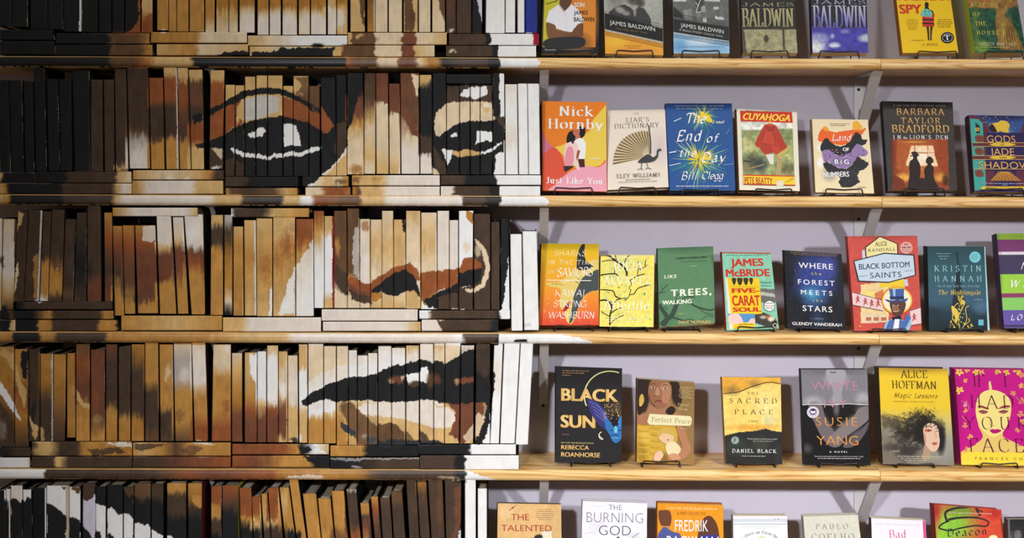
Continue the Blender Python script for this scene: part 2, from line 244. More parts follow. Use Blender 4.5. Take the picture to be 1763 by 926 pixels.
R5=[(-4,9,844,1040,'K',0,0),(10,17,842,1040,'W0 W1 K1.4',0,0),(18,38,836,1040,'P',0,0),(39,55,843,1040,'W0 W.8 K1.1',0,0),(56,79,840,1040,'N',0,0),(80,118.6,836,1040,'W',0,0),(119,138,838,1040,'W',0,0),(142,164,832,1040,'D',0,0),(164.5,181.5,838,1040,'K',0,0),(184,211,835,1040,'K',0,0),(212.5,229,838,1040,'K',0,0),(231,258.5,832,1040,'B0 B1 K1.6',0,0),(260.5,281,833,1040,'D0 D1 K1.6',0,0),(287,320,832,1040,'O0 O.6 D1 D2.4 K3',0,0),(323,347,832,1040,'O0 Y.8 D2 K3.1',2,0),(363.2,381,837,1040,'R0 R1.2 O1.6 O2.6 D3 D3.8 K4.2',0,0),(382.5,410,836,1040,'R0 S1 D1.8 K2.5',0,0),(412,432,840,1040,'R0 R2.4 O2.8 K3.4',6,6),(433,448,855,1040,'R0 R1.6 O2.2 T2.6 K3.2',9,9),(449.5,460,850,1040,'O0 T2 D3.4',12,14),(461,479,840,1040,'R0 R2.4 T2.9 D3.4',14,18),(481,497,839,1040,'O0 T1 O3 D3.8',22,26),(497.5,513,825,1040,'O0 O3.9 K4.3',28,32),(521,544,850,1040,'O',22,22),(547,569,858,1040,'O',18,18),(570.5,592,845,1040,'O0 O3 B4.4',16,16),(596,613,842,1040,'G0 D.4 D3 R4 R6',18,18),(620,635,866,1040,'O0 O.6 D1.4 S2.4 O4',14,14),(638,650.5,855,1040,'O0 R1 S2 D4',18,18),(654,671,857,1040,'B0 D1 D5',12,12),(673,692,846,1040,'B0 B.8 D1.4 D4 B6',12,14),(699,716,825,1040,'D',12,12),(717.5,733.5,825,1040,'Y0 D1.4 D6',13,14),(736.5,762,826,1040,'D',14,10),(765.5,793.5,826,1040,'D',5,0),(800.5,819,826,1040,'W',0,0),(822.5,838,841,1040,'W',0,0)]
for rw in (R1,R2,R3,R4,R5):            # keep neighbours just clear of each other down to their feet
    for i in range(len(rw)-1):
        a=list(rw[i]); b=rw[i+1]
        def edge(k,e,y): return k[e]+k[5+e]*(y-k[2])/(k[3]-k[2])
        ov=max(edge(a,1,y)-edge(b,0,y) for y in (max(a[2],b[2]),min(a[3],b[3])))+0.35
        if ov>0: a[6]-=ov; a[1]-=0.2; rw[i]=tuple(a)
ROWS=[R1,R2,R3,R4,R5]; HROWS=[H1,H2,H3,H4,[]]
for rw in ROWS:
    for (xl,xr,yt,yb,s,dl,dr) in rw: grade(xl-1+min(dl,0)*0.5,xr+1+max(dr,0)*0.5,yt,yb,s)
for hw in HROWS:
    for (xl,xr,yt,yb,s) in hw: grade(xl,xr,yt,yb,s,True)
def py_board(i,px,off=0): return BT[i]+(px-XC)*ROLL+off
BST=['K0 K185 B192 B230 R238 O262 T270 T328 K334 K592 R598 B615 B645 C650 C684 S690 S715 C722 T730 Y738 Y752 K762 D790 D836 K840 K856 W858 W926',
'T0 O14 K20 K104 D110 D190 T200 P212 P360 T372 T412 D420 K440 K480 T492 T512 W518 W534 R542 B600 B616 T622 T656 P668 P785 W792 D796 D832 K838 K861 W863 W930 W945',
'O0 O18 K22 K64 O72 O92 D100 D180 O188 O350 T430 T490 P505 P780 W792 D800 D846 K852 K856 W858 W1022',
'W0 W75 D79 D250 B290 R320 S360 R470 Y490 O560 Y620 B640 D660 D780 K786 K800 W803 W862']
BEND=[926,944,1024,862]
for i,s in enumerate(BST):
    m_=(GY>BT[i]+(GX-XC)*ROLL-1)&(GY<BT[i]+(GX-XC)*ROLL+BTH+2)
    st=stops(s); t=GX+3*n5+2*n1+1.5*n2; cs=np.array([pal(c) for c,_ in st]); ps=[p for _,p in st]
    for k in range(3): MC[...,k][m_]=np.interp(t[m_],ps,cs[:,k])
# ---- top shelf overlays
poly([(237,-20),(243,-20),(243,58),(212,58),(222,50),(233,42),(238,28)],'R')
poly([(248,30),(262,18),(262,58),(240,58),(243,42)],'R',0.8)
for x in (412,443,464,486,514,535,564): soft(x+12,38,15,26,'P',0.8,0.6)
soft(585,32,10,20,'P',0.9,0.5)
poly([(618,-100),(628,-100),(628,42),(622,40),(619,22)],'B'); poly([(695,-100),(711,-100),(712,54),(697,54)],'B')
poly([(752,-100),(767,-100),(767,50),(764,30),(756,16)],'B'); poly([(828,-30),(834,-30),(836,57),(829,30),(823,8),(820,-30)],'L')
soft(776,52,5,5,'P',0.9); soft(282,53,5,3,'W',1,0.3)
poly([(372,95),(390,88),(405,86),(418,84),(427,88),(427,97),(372,97)],'K',1,1,'the black eyebrow'); poly([(432,89),(470,87),(482,82),(575,81),(573,90),(576,98),(432,98)],'K',1,1,'the black eyebrow'); soft(547,77,12,5,'K',1,0.5)
soft(640,66,12,7,'B',0.8); soft(620,62,9,5,'T',0.9)
poly([(842,56),(846,62),(845,77),(836,77),(838,66)],'K'); poly([(853,78),(859,80),(858,98),(848,98),(850,88)],'K')
poly([(332,106),(345,100),(365,97.5),(592,97),(598,104),(594,115),(355,114)],'K',1,0.7)
soft(778,88,7,5,'C',0.9)
# ---- left eye
K,Wh='K','W'
poly([(362,200),(386,178),(404,172),(488,166),(508,172),(534,188),(552,196),(562,208),(574,217),(562,229),(548,222),(530,212),(505,204),(486,199),(461,202),(440,205),(421,210),(404,220),(386,232),(362,243)],'R',1,1,'the rust eyelid')
poly([(405,182),(421,166),(460,158),(487,164),(487,200),(461,203),(421,211),(413,205),(407,215)],'T'); poly([(420,172),(440,166),(470,163),(480,168),(478,190),(462,200),(440,204),(424,208)],(205,200,194))
poly([(330,201),(350,194),(366,185),(386,174),(404,165),(421,156),(439,152),(461,150),(480,152),(504,160),(520,169),(537,181),(537,191),(522,179),(504,170),(480,162),(461,162),(440,163),(421,168),(404,176),(386,185),(362,197),(335,212)],K,1,0.6,'the black eyelid crease')
poly([(505,131),(520,133),(531,131),(531,165),(524,160),(510,162),(519,148),(516,138)],'B',0.8)
poly([(345,246),(362,242),(386,232),(404,220),(421,211),(440,205),(461,202),(486,199),(505,204),(530,212),(548,222),(560,229),(574,218),(578,208),(580,300),(556,304),(386,304),(384,262),(362,252),(345,254)],K,1,0.6,'the black outlined left eye')
poly([(532,176),(552,190),(556,134),(597,130),(597,150),(580,210),(574,219),(562,208),(552,197)],K,1,0.6)
poly([(552,182),(566,203),(575,217),(563,229),(552,224)],'R',1,0.7)
poly([(579,212),(596,206),(597,250),(580,272),(573,262),(576,240)],'D'); poly([(597,250),(597,304),(555,304),(570,290),(582,274)],'T'); poly([(590,262),(597,252),(597,262),(560,304),(552,304),(572,286)],'P')
poly([(388,275),(404,272),(420,282),(420,304),(387,304)],'D',0.9)
stroke([(397,254),(403,259),(412,263),(425,267),(440,270),(461,271),(472,267),(486,268),(500,264),(512,266),(528,262),(540,258),(552,253)],6.5,Wh,'the white rim of the left eye')
poly([(425,232),(430,227),(440,226),(445,221),(455,220),(457,227),(448,234),(430,236)],Wh,1,0.8,'the white glint of the left eye')
poly([(488,213),(502,213),(509,217),(514,232),(518,251),(500,250),(489,253),(487,240)],Wh,1,0.5,'the white of the left eye')
poly([(330,196),(348,196),(348,206),(331,214)],'K',0.7); poly([(336,246),(351,244),(351,254),(340,256)],'K',0.9)
poly([(362,254),(383,256),(383,276),(372,262)],'C',0.9); soft(372,288,12,4,'W',0.9)
# ---- nose bridge
poly([(597,126),(622,126),(616,165),(605,205),(597,232)],K,1,0.9); soft(613,292,15,14,'Y',0.8,0.6)
poly([(645,130),(668,126),(668,180),(655,170),(648,166)],'S'); poly([(668,150),(688,150),(692,198),(680,194),(668,185)],'S')
poly([(689,126),(708,126),(722,200),(721,236),(708,232),(700,210),(690,196)],'S'); poly([(690,126),(706,126),(721,180),(721,220),(700,190)],'B',0.6); poly([(709,126),(721,127),(721,166),(716,160)],'C')
poly([(722,232),(738,236),(744,240),(744,262),(728,262)],'D')
# ---- right eye
poly([(768,147),(847,147),(847,178),(768,180)],'D'); poly([(792,164),(797,157),(806,153),(818,149),(830,149),(838,147),(840,158),(834,166),(826,168),(818,172),(808,166)],Wh,1,0.8,'the white right brow highlight')
poly([(749,234),(746,216),(752,192),(762,182),(769,178),(790,174),(846,175),(849,190),(853,201),(848,207),(815,208),(790,212),(776,222),(768,231),(757,235)],'C',1,0.8,'the cream right eyelid'); poly([(827,177),(843,180),(845,192),(834,190)],'T',0.8); soft(838,181,7,4,'W',0.8)
poly([(768,224),(792,211),(815,208),(830,209),(848,207),(858,212),(868,222),(869,240),(848,262),(848,301),(768,301),(768,262),(757,250),(750,240),(760,232)],K,1,0.7,'the black outlined right eye')
poly([(848,126),(859,126),(859,170),(863,202),(849,200)],K,1,0.7); poly([(859,126),(869,126),(869,200),(861,200)],Wh,1,0.7); poly([(852,198),(869,202),(869,218),(858,212)],'D')
poly([(774,234),(780,229),(787,228),(786,234),(778,237)],Wh,1,0.7,'the white glint of the right eye'); poly([(821,224),(830,227),(847,226),(848,243),(836,243),(817,249),(821,236)],Wh,1,0.6,'the white of the right eye')
stroke([(776,262),(790,265),(808,262),(826,262)],10,'T','the tan lower rim of the right eye'); stroke([(826,262),(838,260),(850,255),(864,245)],5,Wh,'the white rim of the right eye'); poly([(758,255),(768,257),(779,258),(776,272),(770,282),(767,276)],Wh,1,0.8)
poly([(853,268),(863,262),(869,262),(869,301),(850,301),(852,284)],Wh); poly([(747,250),(756,268),(769,290),(769,301),(752,301),(748,282)],'D'); poly([(744,285),(751,292),(756,301),(744,301)],'C')
# ---- between second and third shelf
poly([(385,303),(430,303),(420,322),(385,322)],'D',0.6); poly([(521,303),(556,303),(546,312),(526,322),(521,322)],K)
poly([(417,336),(490,338),(480,352),(416,352)],'D',0.6); soft(292,306,10,3,'W',0.9); soft(320,307,6,3,'W',0.9); soft(585,312,14,6,'B',0.7); soft(612,309,8,6,'B',0.6); soft(650,307,14,4,'O',0.5)
poly([(850,318),(858,318),(861,338),(850,338)],K)
# ---- third shelf: hair, cheek, nose
poly([(30,362),(42,366),(38,376),(30,395),(27,430)],'T'); poly([(28,452),(31,450),(32,470),(25,500),(22,505)],'C'); soft(3,450,5,14,'K',0.8,0.6); soft(6,530,7,6,'K',0.9)
poly([(57,440),(64,434),(66,512),(58,512)],'O',0.8); soft(13,482,8,30,'P',0.5)
soft(98,455,8,12,'B',0.8); soft(30,525,5,4,'K',0.8); soft(66,516,8,3,'W',0.9); soft(155,465,8,18,'K',0.5,0.8)
poly([(244,388),(267,386),(267,416),(244,414)],'P',0.9); soft(250,500,14,26,'S',0.8,0.7); soft(213,500,6,22,'D',0.5)
soft(332,398,14,22,'W',0.6,0.7); soft(283,455,13,26,'S',0.8); soft(225,470,9,26,'B',0.4)
soft(456,462,14,26,'R',0.55,0.9); soft(495,420,20,34,'R',0.7,0.9); soft(480,450,14,24,'R',0.35,0.9); soft(520,392,12,18,'R',0.6); poly([(462,515),(468,492),(468,545),(464,545)],'W')
poly([(508,455),(508,540),(478,540),(486,520),(494,490)],'W',0.9); poly([(509,458),(540,410),(540,540),(509,540)],'W',0.75); soft(492,525,10,10,'W',0.9)
poly([(575,360),(598,360),(598,460),(597,508),(590,502),(580,490),(576,440)],'B'); poly([(577,452),(585,462),(597,470),(597,508),(588,502),(578,488)],'D'); soft(581,425,6,22,'O',0.8); poly([(576,496),(597,510),(597,531),(575,531)],'C')
poly([(610,392),(619,390),(619,482),(608,470),(607,430)],'G'); poly([(598,470),(608,478),(619,488),(619,492),(598,482)],'O'); poly([(598,484),(619,488),(640,500),(640,520),(625,520),(605,512),(598,500)],'S',1,1,'the brown nose wing'); poly([(598,498),(619,506),(638,512),(638,522),(622,521),(604,514)],'D'); soft(628,388,9,10,'R',0.6)
stroke([(600,480),(618,492),(634,496),(648,490),(660,481),(674,471),(690,465),(704,461),(715,470),(720,482)],17,'R','the rust edge of the left nostril')
poly([(638,500),(655,489),(664,478),(680,469),(697,464),(712,472),(718,485),(722,512),(716,506),(708,500),(697,503),(685,509),(665,509),(655,503),(641,505)],K,1,0.8,'the black left nostril'); poly([(640,504),(656,504),(657,513),(645,519),(640,514)],'Y',1,0.8)
poly([(699,502),(710,499),(718,508),(722,520),(722,532),(699,532)],'T'); poly([(692,378),(698,378),(698,398),(694,396)],'K')
poly([(724,470),(738,466),(752,466),(774,462),(790,460),(790,490),(774,494),(754,502),(738,512),(724,514)],'R',1,1,'the rust shade under the nose'); poly([(725,515),(740,512),(754,504),(774,494),(790,488),(790,506),(786,520),(768,524),(754,532),(736,528)],K,1,1,'the black right nostril shadow')
poly([(754,512),(790,503),(790,533),(754,533)],'D'); poly([(724,520),(736,527),(750,530),(752,534),(724,534)],'W')
poly([(790,462),(800,446),(814,440),(816,468),(790,472)],'R'); poly([(790,470),(816,463),(830,464),(828,482),(815,490),(790,492)],K,1,0.8,'the black right nostril'); poly([(800,362),(815,364),(813,388),(808,382)],'Y'); poly([(790,492),(815,490),(815,533),(790,533)],'D')
poly([(816,445),(826,450),(830,462),(816,464)],'R'); poly([(816,464),(830,464),(828,480),(816,489)],K)
stroke([(817,412),(828,424),(836,440),(840,458),(838,476),(830,490),(818,498),(806,500),(800,496)],8,'C','the cream rim of the right nostril'); soft(822,430,6,16,'C',0.8); soft(803,425,8,12,'C',0.6)
poly([(876,440),(877,551),(864,551),(866,510),(872,470)],'W'); poly([(745,534),(762,534),(756,549),(742,544)],'D',0.6)
poly([(752,550),(768,550),(778,560),(782,571),(762,571)],'D'); soft(908,558,8,5,'L',0.7)
poly([(792,573),(802,571),(852,571),(858,576),(846,592),(800,592),(800,584)],'D',0.9); poly([(882,585),(907,583),(907,588),(884,589)],K,1,0.6)
# ---- fourth shelf: hair strands, jaw, mouth
poly([(0,655),(10,668),(23,690),(36,722),(34,724),(22,706),(4,684),(0,680)],'W'); poly([(0,598),(23,606),(23,640),(12,622),(0,612)],'T',0.9); poly([(26,625),(36,660),(44,672),(42,704),(34,680),(26,655)],'T'); poly([(36,604),(48,604),(46,655),(38,650),(35,625)],'K'); poly([(0,690),(23,725),(23,768),(0,768)],'D',0.8); soft(4,740,10,22,'G',0.5)
poly([(50,712),(58,728),(66,735),(62,758),(54,745)],'T'); soft(57,705,6,20,'K',0.7); poly([(70,735),(76,740),(76,759),(70,759)],'T',0.8); soft(80,700,7,30,'D',0.7)
poly([(132,670),(142,690),(154,696),(154,704),(140,700),(131,690)],'T'); soft(163,690,9,30,'R',0.5); soft(168,720,9,10,'T',0.4); soft(190,712,9,18,'O',0.6)
poly([(249,668),(262,690),(272,708),(272,736),(258,734),(250,725)],'D'); soft(240,610,8,16,'Y',0.5); soft(288,640,5,20,'C',0.7); soft(318,645,13,18,'P',0.6); soft(345,635,8,28,'P',0.7)
soft(392,600,6,10,'P',0.9); soft(375,620,8,14,'C',0.6); soft(388,700,8,18,'R',0.6); soft(310,715,10,14,'B',0.5)
poly([(428,612),(442,608),(442,660),(434,652)],'W'); poly([(444,610),(458,606),(458,690),(448,680)],'W',0.8); poly([(460,620),(470,606),(476,620),(476,690),(461,690)],'W',0.8); soft(486,675,7,20,'W',0.8); soft(488,715,7,30,'S',0.6); soft(503,690,7,14,'W',0.6); soft(505,757,9,5,'K',0.8); soft(516,752,5,8,'W',0.9)
poly([(528,655),(556,640),(578,632),(614,628),(650,622),(650,642),(614,650),(578,660),(545,672),(528,680)],'W',0.55)
lip=[(520,690),(528,681),(545,672),(556,667),(560,661),(578,657),(598,650),(614,648),(632,646),(650,641),(673,630),(697,626),(710,623),(722,619),(735,619),(746,625),(749,619),(760,621),(766,627),(775,621),(790,612),(800,604),(816,601),(846,598),(846,690),(800,693),(785,694),(770,694),(750,690),(735,687),(715,690),(697,692),(673,691),(650,691),(632,687),(614,690),(600,690),(580,692),(565,687),(545,692),(530,698),(521,698)]
poly(lip,K,1,0.7,'the black upper lip')
soft(683,652,18,8,'S',1); soft(672,655,5,5,'T',0.7); soft(693,650,6,5,'C',0.8); poly([(698,646),(710,641),(722,640),(727,632),(736,631),(738,645),(734,660),(722,656),(710,656),(702,662)],'W',1,1,'the white lip highlight'); soft(712,660,12,5,'B',0.8); soft(740,655,9,18,'B',0.8); soft(752,653,8,12,'S',0.7); poly([(780,654),(790,652),(816,646),(818,656),(800,660),(784,664)],'S'); soft(786,656,5,6,'C',0.5); poly([(818,600),(844,595),(844,640),(836,650),(820,640)],'D',0.7)
poly([(600,700),(625,694),(650,693),(697,693),(735,690),(755,696),(780,700),(800,694),(832,692),(838,700),(826,745),(815,762),(600,764),(590,720)],'T',0.7)
poly([(768,694),(832,692),(834,705),(826,735),(812,758),(792,764),(774,745),(784,725),(784,708)],'S',1,1,'the brown corner of the lower lip'); poly([(810,735),(824,708),(834,718),(826,745),(806,762),(796,756)],'C',0.85)
poly([(614,703),(625,696),(650,693),(673,693),(697,692),(722,688),(735,687),(750,698),(770,700),(784,712),(784,725),(775,736),(760,738),(740,734),(720,728),(700,722),(680,718),(650,716),(632,714),(620,712)],'P',1,0.9,'the pale lower lip')
poly([(585,700),(600,692),(612,700),(630,716),(650,735),(650,764),(620,764),(600,735)],'B',0.85); poly([(650,730),(676,728),(696,742),(697,760),(651,766)],'B'); poly([(697,738),(712,752),(716,764),(697,764)],'B',0.8); poly([(722,742),(735,746),(742,758),(724,764)],'D',0.9); soft(590,700,8,14,'B',0.7); poly([(584,728),(596,731),(612,742),(612,750),(596,744),(586,736)],(60,64,70)); soft(640,757,14,9,(70,72,76),0.9); soft(628,752,6,6,'G',0.6); poly([(650,758),(700,756),(722,757),(760,758),(760,767),(650,768)],(50,52,56),1)
poly([(844,640),(852,640),(846,720),(838,765),(818,765),(832,735),(838,700)],K,1,0.7,'the black edge of the mouth'); poly([(842,715),(846,700),(846,765),(828,765),(838,745)],'W')
poly([(400,764),(490,764),(470,783),(400,783)],'R',0.5); poly([(512,768),(532,768),(538,776),(520,780)],K); poly([(535,768),(562,780),(562,783),(545,776)],'W'); poly([(522,784),(567,786),(567,805),(545,805),(530,795)],K)
poly([(569,788),(722,788),(722,790),(640,791),(598,794),(569,790)],'W',0.5,0.6); soft(612,803,12,3,'G',0.8)
poly([(180,763),(200,760),(227,764),(227,770),(205,768)],'W',0.8); poly([(137,765),(155,768),(175,771),(180,766),(137,760)],'O'); poly([(150,772),(205,770),(215,780),(160,785)],'D',0.8)
poly([(232,763),(285,764),(250,775),(232,775)],'D',0.8); poly([(300,775),(330,766),(350,772),(330,785)],'B',0.7); poly([(330,760),(370,761),(360,766),(335,766)],'P',0.8)
poly([(490,819),(540,816),(562,821),(545,825),(495,824)],'P',0.8,0.6); soft(770,822,26,3,'C',0.7)
for P,cl in (([(136.4,-100),(140,-100),(140,54),(135.5,54)],(222,220,214)),([(302,114),(305,114),(308.2,292),(305,292)],(214,200,184)),([(69.4,362),(73,362),(67.4,519),(63.4,519)],(206,206,204)),([(438,378),(441,378),(441.6,545),(438.6,545)],(222,216,206)),([(88.6,608),(91.6,608),(91.6,760),(88.6,760)],(206,200,190)),([(571.6,371),(575,371),(575.8,531),(572,531)],'E')): poly(P,cl,1,0.35)
# ---- bottom shelf
poly([(18,858),(30,858),(38,864),(38,1045),(18,1045)],K); poly([(39,858),(44,860),(47,852),(52,858),(55,861),(55,1045),(39,1045)],K)
poly([(80,866),(90,868),(100,878),(113,886),(113,1045),(80,1045)],K,1,0.8,'a white wedge over black'); poly([(119,890),(130,892),(138,896),(138,1045),(119,1045)],K,1,0.8,'a white wedge over black')
poly([(142,858),(150,861),(160,856),(164,850),(164,1045),(142,1045)],'L',1,0.8); poly([(142,905),(152,912),(160,930),(164,950),(164,1045),(142,1045)],K)
poly([(164,867),(172,869),(182,871),(182,1045),(164,1045)],'W',1,0.6,'a white wedge over black'); poly([(164,910),(172,914),(176,930),(182,950),(182,1045),(164,1045)],K)
poly([(184,876),(190,872),(197,878),(203,886),(211,884),(211,1045),(184,1045)],'W',1,0.6,'a white wedge over black'); poly([(184,918),(196,922),(211,950),(211,1045),(184,1045)],K)
poly([(212,883),(222,885),(229,894),(229,1045),(212,1045)],'W',1,0.6,'a white wedge over black'); poly([(231,902),(236,898),(248,904),(254,900),(259,908),(259,1045),(231,1045)],'W',1,0.7,'a white wedge over black'); poly([(260,910),(270,916),(281,922),(281,1045),(260,1045)],'W',1,0.8,'a white wedge over black'); poly([(286,922),(296,920),(306,940),(320,960),(320,1045),(286,1045)],'W',1,0.8)
poly([(113.4,830),(119,830),(119,1045),(113.4,1045)],(196,178,152),1,0.3); poly([(212,838),(229,836),(229,850),(220,856)],'B',0.7); poly([(330,850),(347,850),(347,874),(338,872),(332,862)],'O'); soft(372,853,7,14,'R',0.8)
poly([(119,838),(138,838),(138,848),(130,846),(124,842)],'B'); poly([(103,836),(113,836),(113,844)],'D'); soft(577,918,9,12,'S',0.6); soft(600,900,5,30,'B',0.3)
poly([(782,840),(794,836),(795,890),(786,930),(776,960),(772,950),(784,900)],'S',0.8); poly([(793,890),(796,890),(796,1000),(782,1000),(788,940)],'K'); poly([(790,920),(797,890),(797,1045),(778,1045)],'W',0.9); soft(728,840,4,30,'R',0.4); soft(757,870,5,60,'R',0.35)
MC*= (1+(0.045*n3+0.03*n2+0.055*n1+0.05*n6+0.015*n4)*(1-0.75*np.clip(MC.mean(axis=2)/235,0,1)**3))[...,None]
MC=np.clip(MC,0,252)
MLIN=lin(MC).astype(np.float32)
def msample(px,py):
    ix=np.clip((np.asarray(px)*SS).astype(int),0,gw-1); iy=np.clip(((np.asarray(py)-MY0)*SS).astype(int),0,gh-1)
    return MLIN[iy,ix]
# ------------------------------------------------------------------ shelf boards (painted fronts on the left) and brackets
def board(i, px0, px1, label, painted):
    z1=bz(i); z0=z1-BTH*S; r=0.0105
    prof=[(WALL_Y-0.0005,z1),(0.10,z1)]
    for k in range(5): a=math.pi/2*k/4; prof.append((r-r*math.sin(a), z1-r+r*math.cos(a)))
    for k in range(1,8): prof.append((0.0, z1-r-(z1-z0-2*r)*k/8))
    for k in range(5): a=math.pi/2*k/4; prof.append((r-r*math.cos(a), z0+r-r*math.sin(a)))
    prof+=[(0.10,z0),(WALL_Y-0.0005,z0)]
    x0=W(px0,BT[i]).x; x1=W(px1,BT[i]).x
    xs=list(np.arange(x0,min(x1,(1040-XC)*S),S*1.5)) if painted else [x0]
    xs+=list(np.linspace(xs[-1],x1,12))[1:]
    cx=(x0+x1)/2; root=Vector((cx,WALL_Y/2,z0))
    n=len(prof); V=[];col=[];F=[]
    for x in xs:
        for (y,z) in prof:
            V.append((x-cx,y-root.y,z-z0)); px,py=PX((x,0,z))
            al=0.0
            if painted and y<0.005 and px<1058:
                e=BEND[i]; f=(z-z0)/(z1-z0)
                nz=6*n1[int((py-MY0)*SS)%gh,int(max(0,px)*SS)%gw]+3*n2[int((py-MY0)*SS)%gh,int(max(0,px)*SS)%gw]
                lim={0:e-4*(f-0.5)**2*6, 1:e-30*max(0,f-0.55), 2:e-95*max(0,f-0.3), 3:e-60*f}[i]+nz if i in (0,1,2,3) else -99
                al=1.0 if px<lim else 0.0
            elif painted and y<0.012 and z<z0+0.01 and px<BEND[i]-20: al=1.0 if n2[int((py-MY0)*SS)%gh,int(max(0,px)*SS)%gw]>0.2 else 0
            c=msample(max(px,0),py) if al else (0.6,0.4,0.2)
            col.append((c[0],c[1],c[2],al))
    for a in range(len(xs)-1):
        for k in range(n): F.append((a*n+k,(a+1)*n+k,(a+1)*n+(k+1)%n,a*n+(k+1)%n))
    F.append(tuple(range(n))); F.append(tuple((len(xs)-1)*n+k for k in range(n))[::-1])
    o=mesh_obj('shelf_board',V,F,col,M_WOOD); o.location=root
    o['label']=label; o['category']='shelf'; o['group']='pine shelf boards'
    return o
PLACE=['top','second','third','fourth','bottom']
SEAM=[1517,1519,1514,1516,1516]
for i in range(4):
    board(i,-150,SEAM[i]-0.4,f'long pine shelf board, left front painted with mural colours, {ordn(i+1)} board from top',True)
    board(i,SEAM[i]+0.4,1960,f'short bare pine board beside the bracket, right end of the {ordn(i+1)} shelf',False)
board(4,-150,1960,'lowest pine shelf board carrying the bottom row of books',False)
def bracket(i,px,label):
    bw=0.42 if px<800 else 0.95 if px<1000 else 1.15
    z=bz(i)-BTH*S; x=W(px,BT[i],WALL_Y).x
    t=thing('shelf_bracket',label,'bracket',(x,WALL_Y,z),'white shelf brackets')
    V,F=boxv((-0.012,-0.003,-0.24),(0.012,-0.0003,-0.0003)); o=mesh_obj('wall_leg',V,F,None,M_BRACKET,t)
    V,F=boxv((-0.012,-0.175,-0.0035),(0.012,-0.0035,-0.0005)); mesh_obj('shelf_leg',V,F,None,M_BRACKET,t)
    # pressed channel strut, notched at its upper end
    V=[];F=[]
    P=[(-0.172,-0.004),(-0.156,-0.014),(-0.02,-0.155),(-0.006,-0.185)]
    A=[(-0.012,0.010),(-0.012,0),(0.012,0),(0.012,0.010)]
    for j,(y,zz) in enumerate(P):
        for (ax,ay) in A: V.append((ax*bw,y+ay,zz))
        for (ax,ay) in A: V.append((ax*bw*0.86,y+ay+(0.0015 if ay==0 else 0),zz))
    for j in range(len(P)-1):
        b=j*8; c=b+8
        for k in range(3): F.append((b+k,b+k+1,c+k+1,c+k)); F.append((b+4+k,c+4+k,c+5+k,b+5+k))
        F.append((b,c,c+4,b+4)); F.append((b+3,b+7,c+7,c+3))
    for b in (0,(len(P)-1)*8):
        for k in range(3): F.append((b+k,b+4+k,b+5+k,b+k+1))
    mesh_obj('strut',V,F,None,M_BRACKET,t)
    for zz in (-0.035,-0.19):
        V=[(0,-0.0062,zz)];F=[]
        for k in range(10):
            a=2*math.pi*k/10; V.append((0.0042*math.cos(a),-0.0032,zz+0.0042*math.sin(a)))
        for k in range(10): F.append((0,1+(k+1)%10,1+k))
        F.append(tuple(range(1,11)))
        mesh_obj('screw',V,F,None,M_SCREW,o)
for i in range(4):
    for px,nm in (((390.7,392.4,394.9,391.0)[i],'behind the gap in the painted books'),(935.5,'beside the right end of the painted books'),(1478,'among the displayed novels on the right')):
        bracket(i,px,f'white metal bracket {nm}, under the {ordn(i+1)} shelf board')
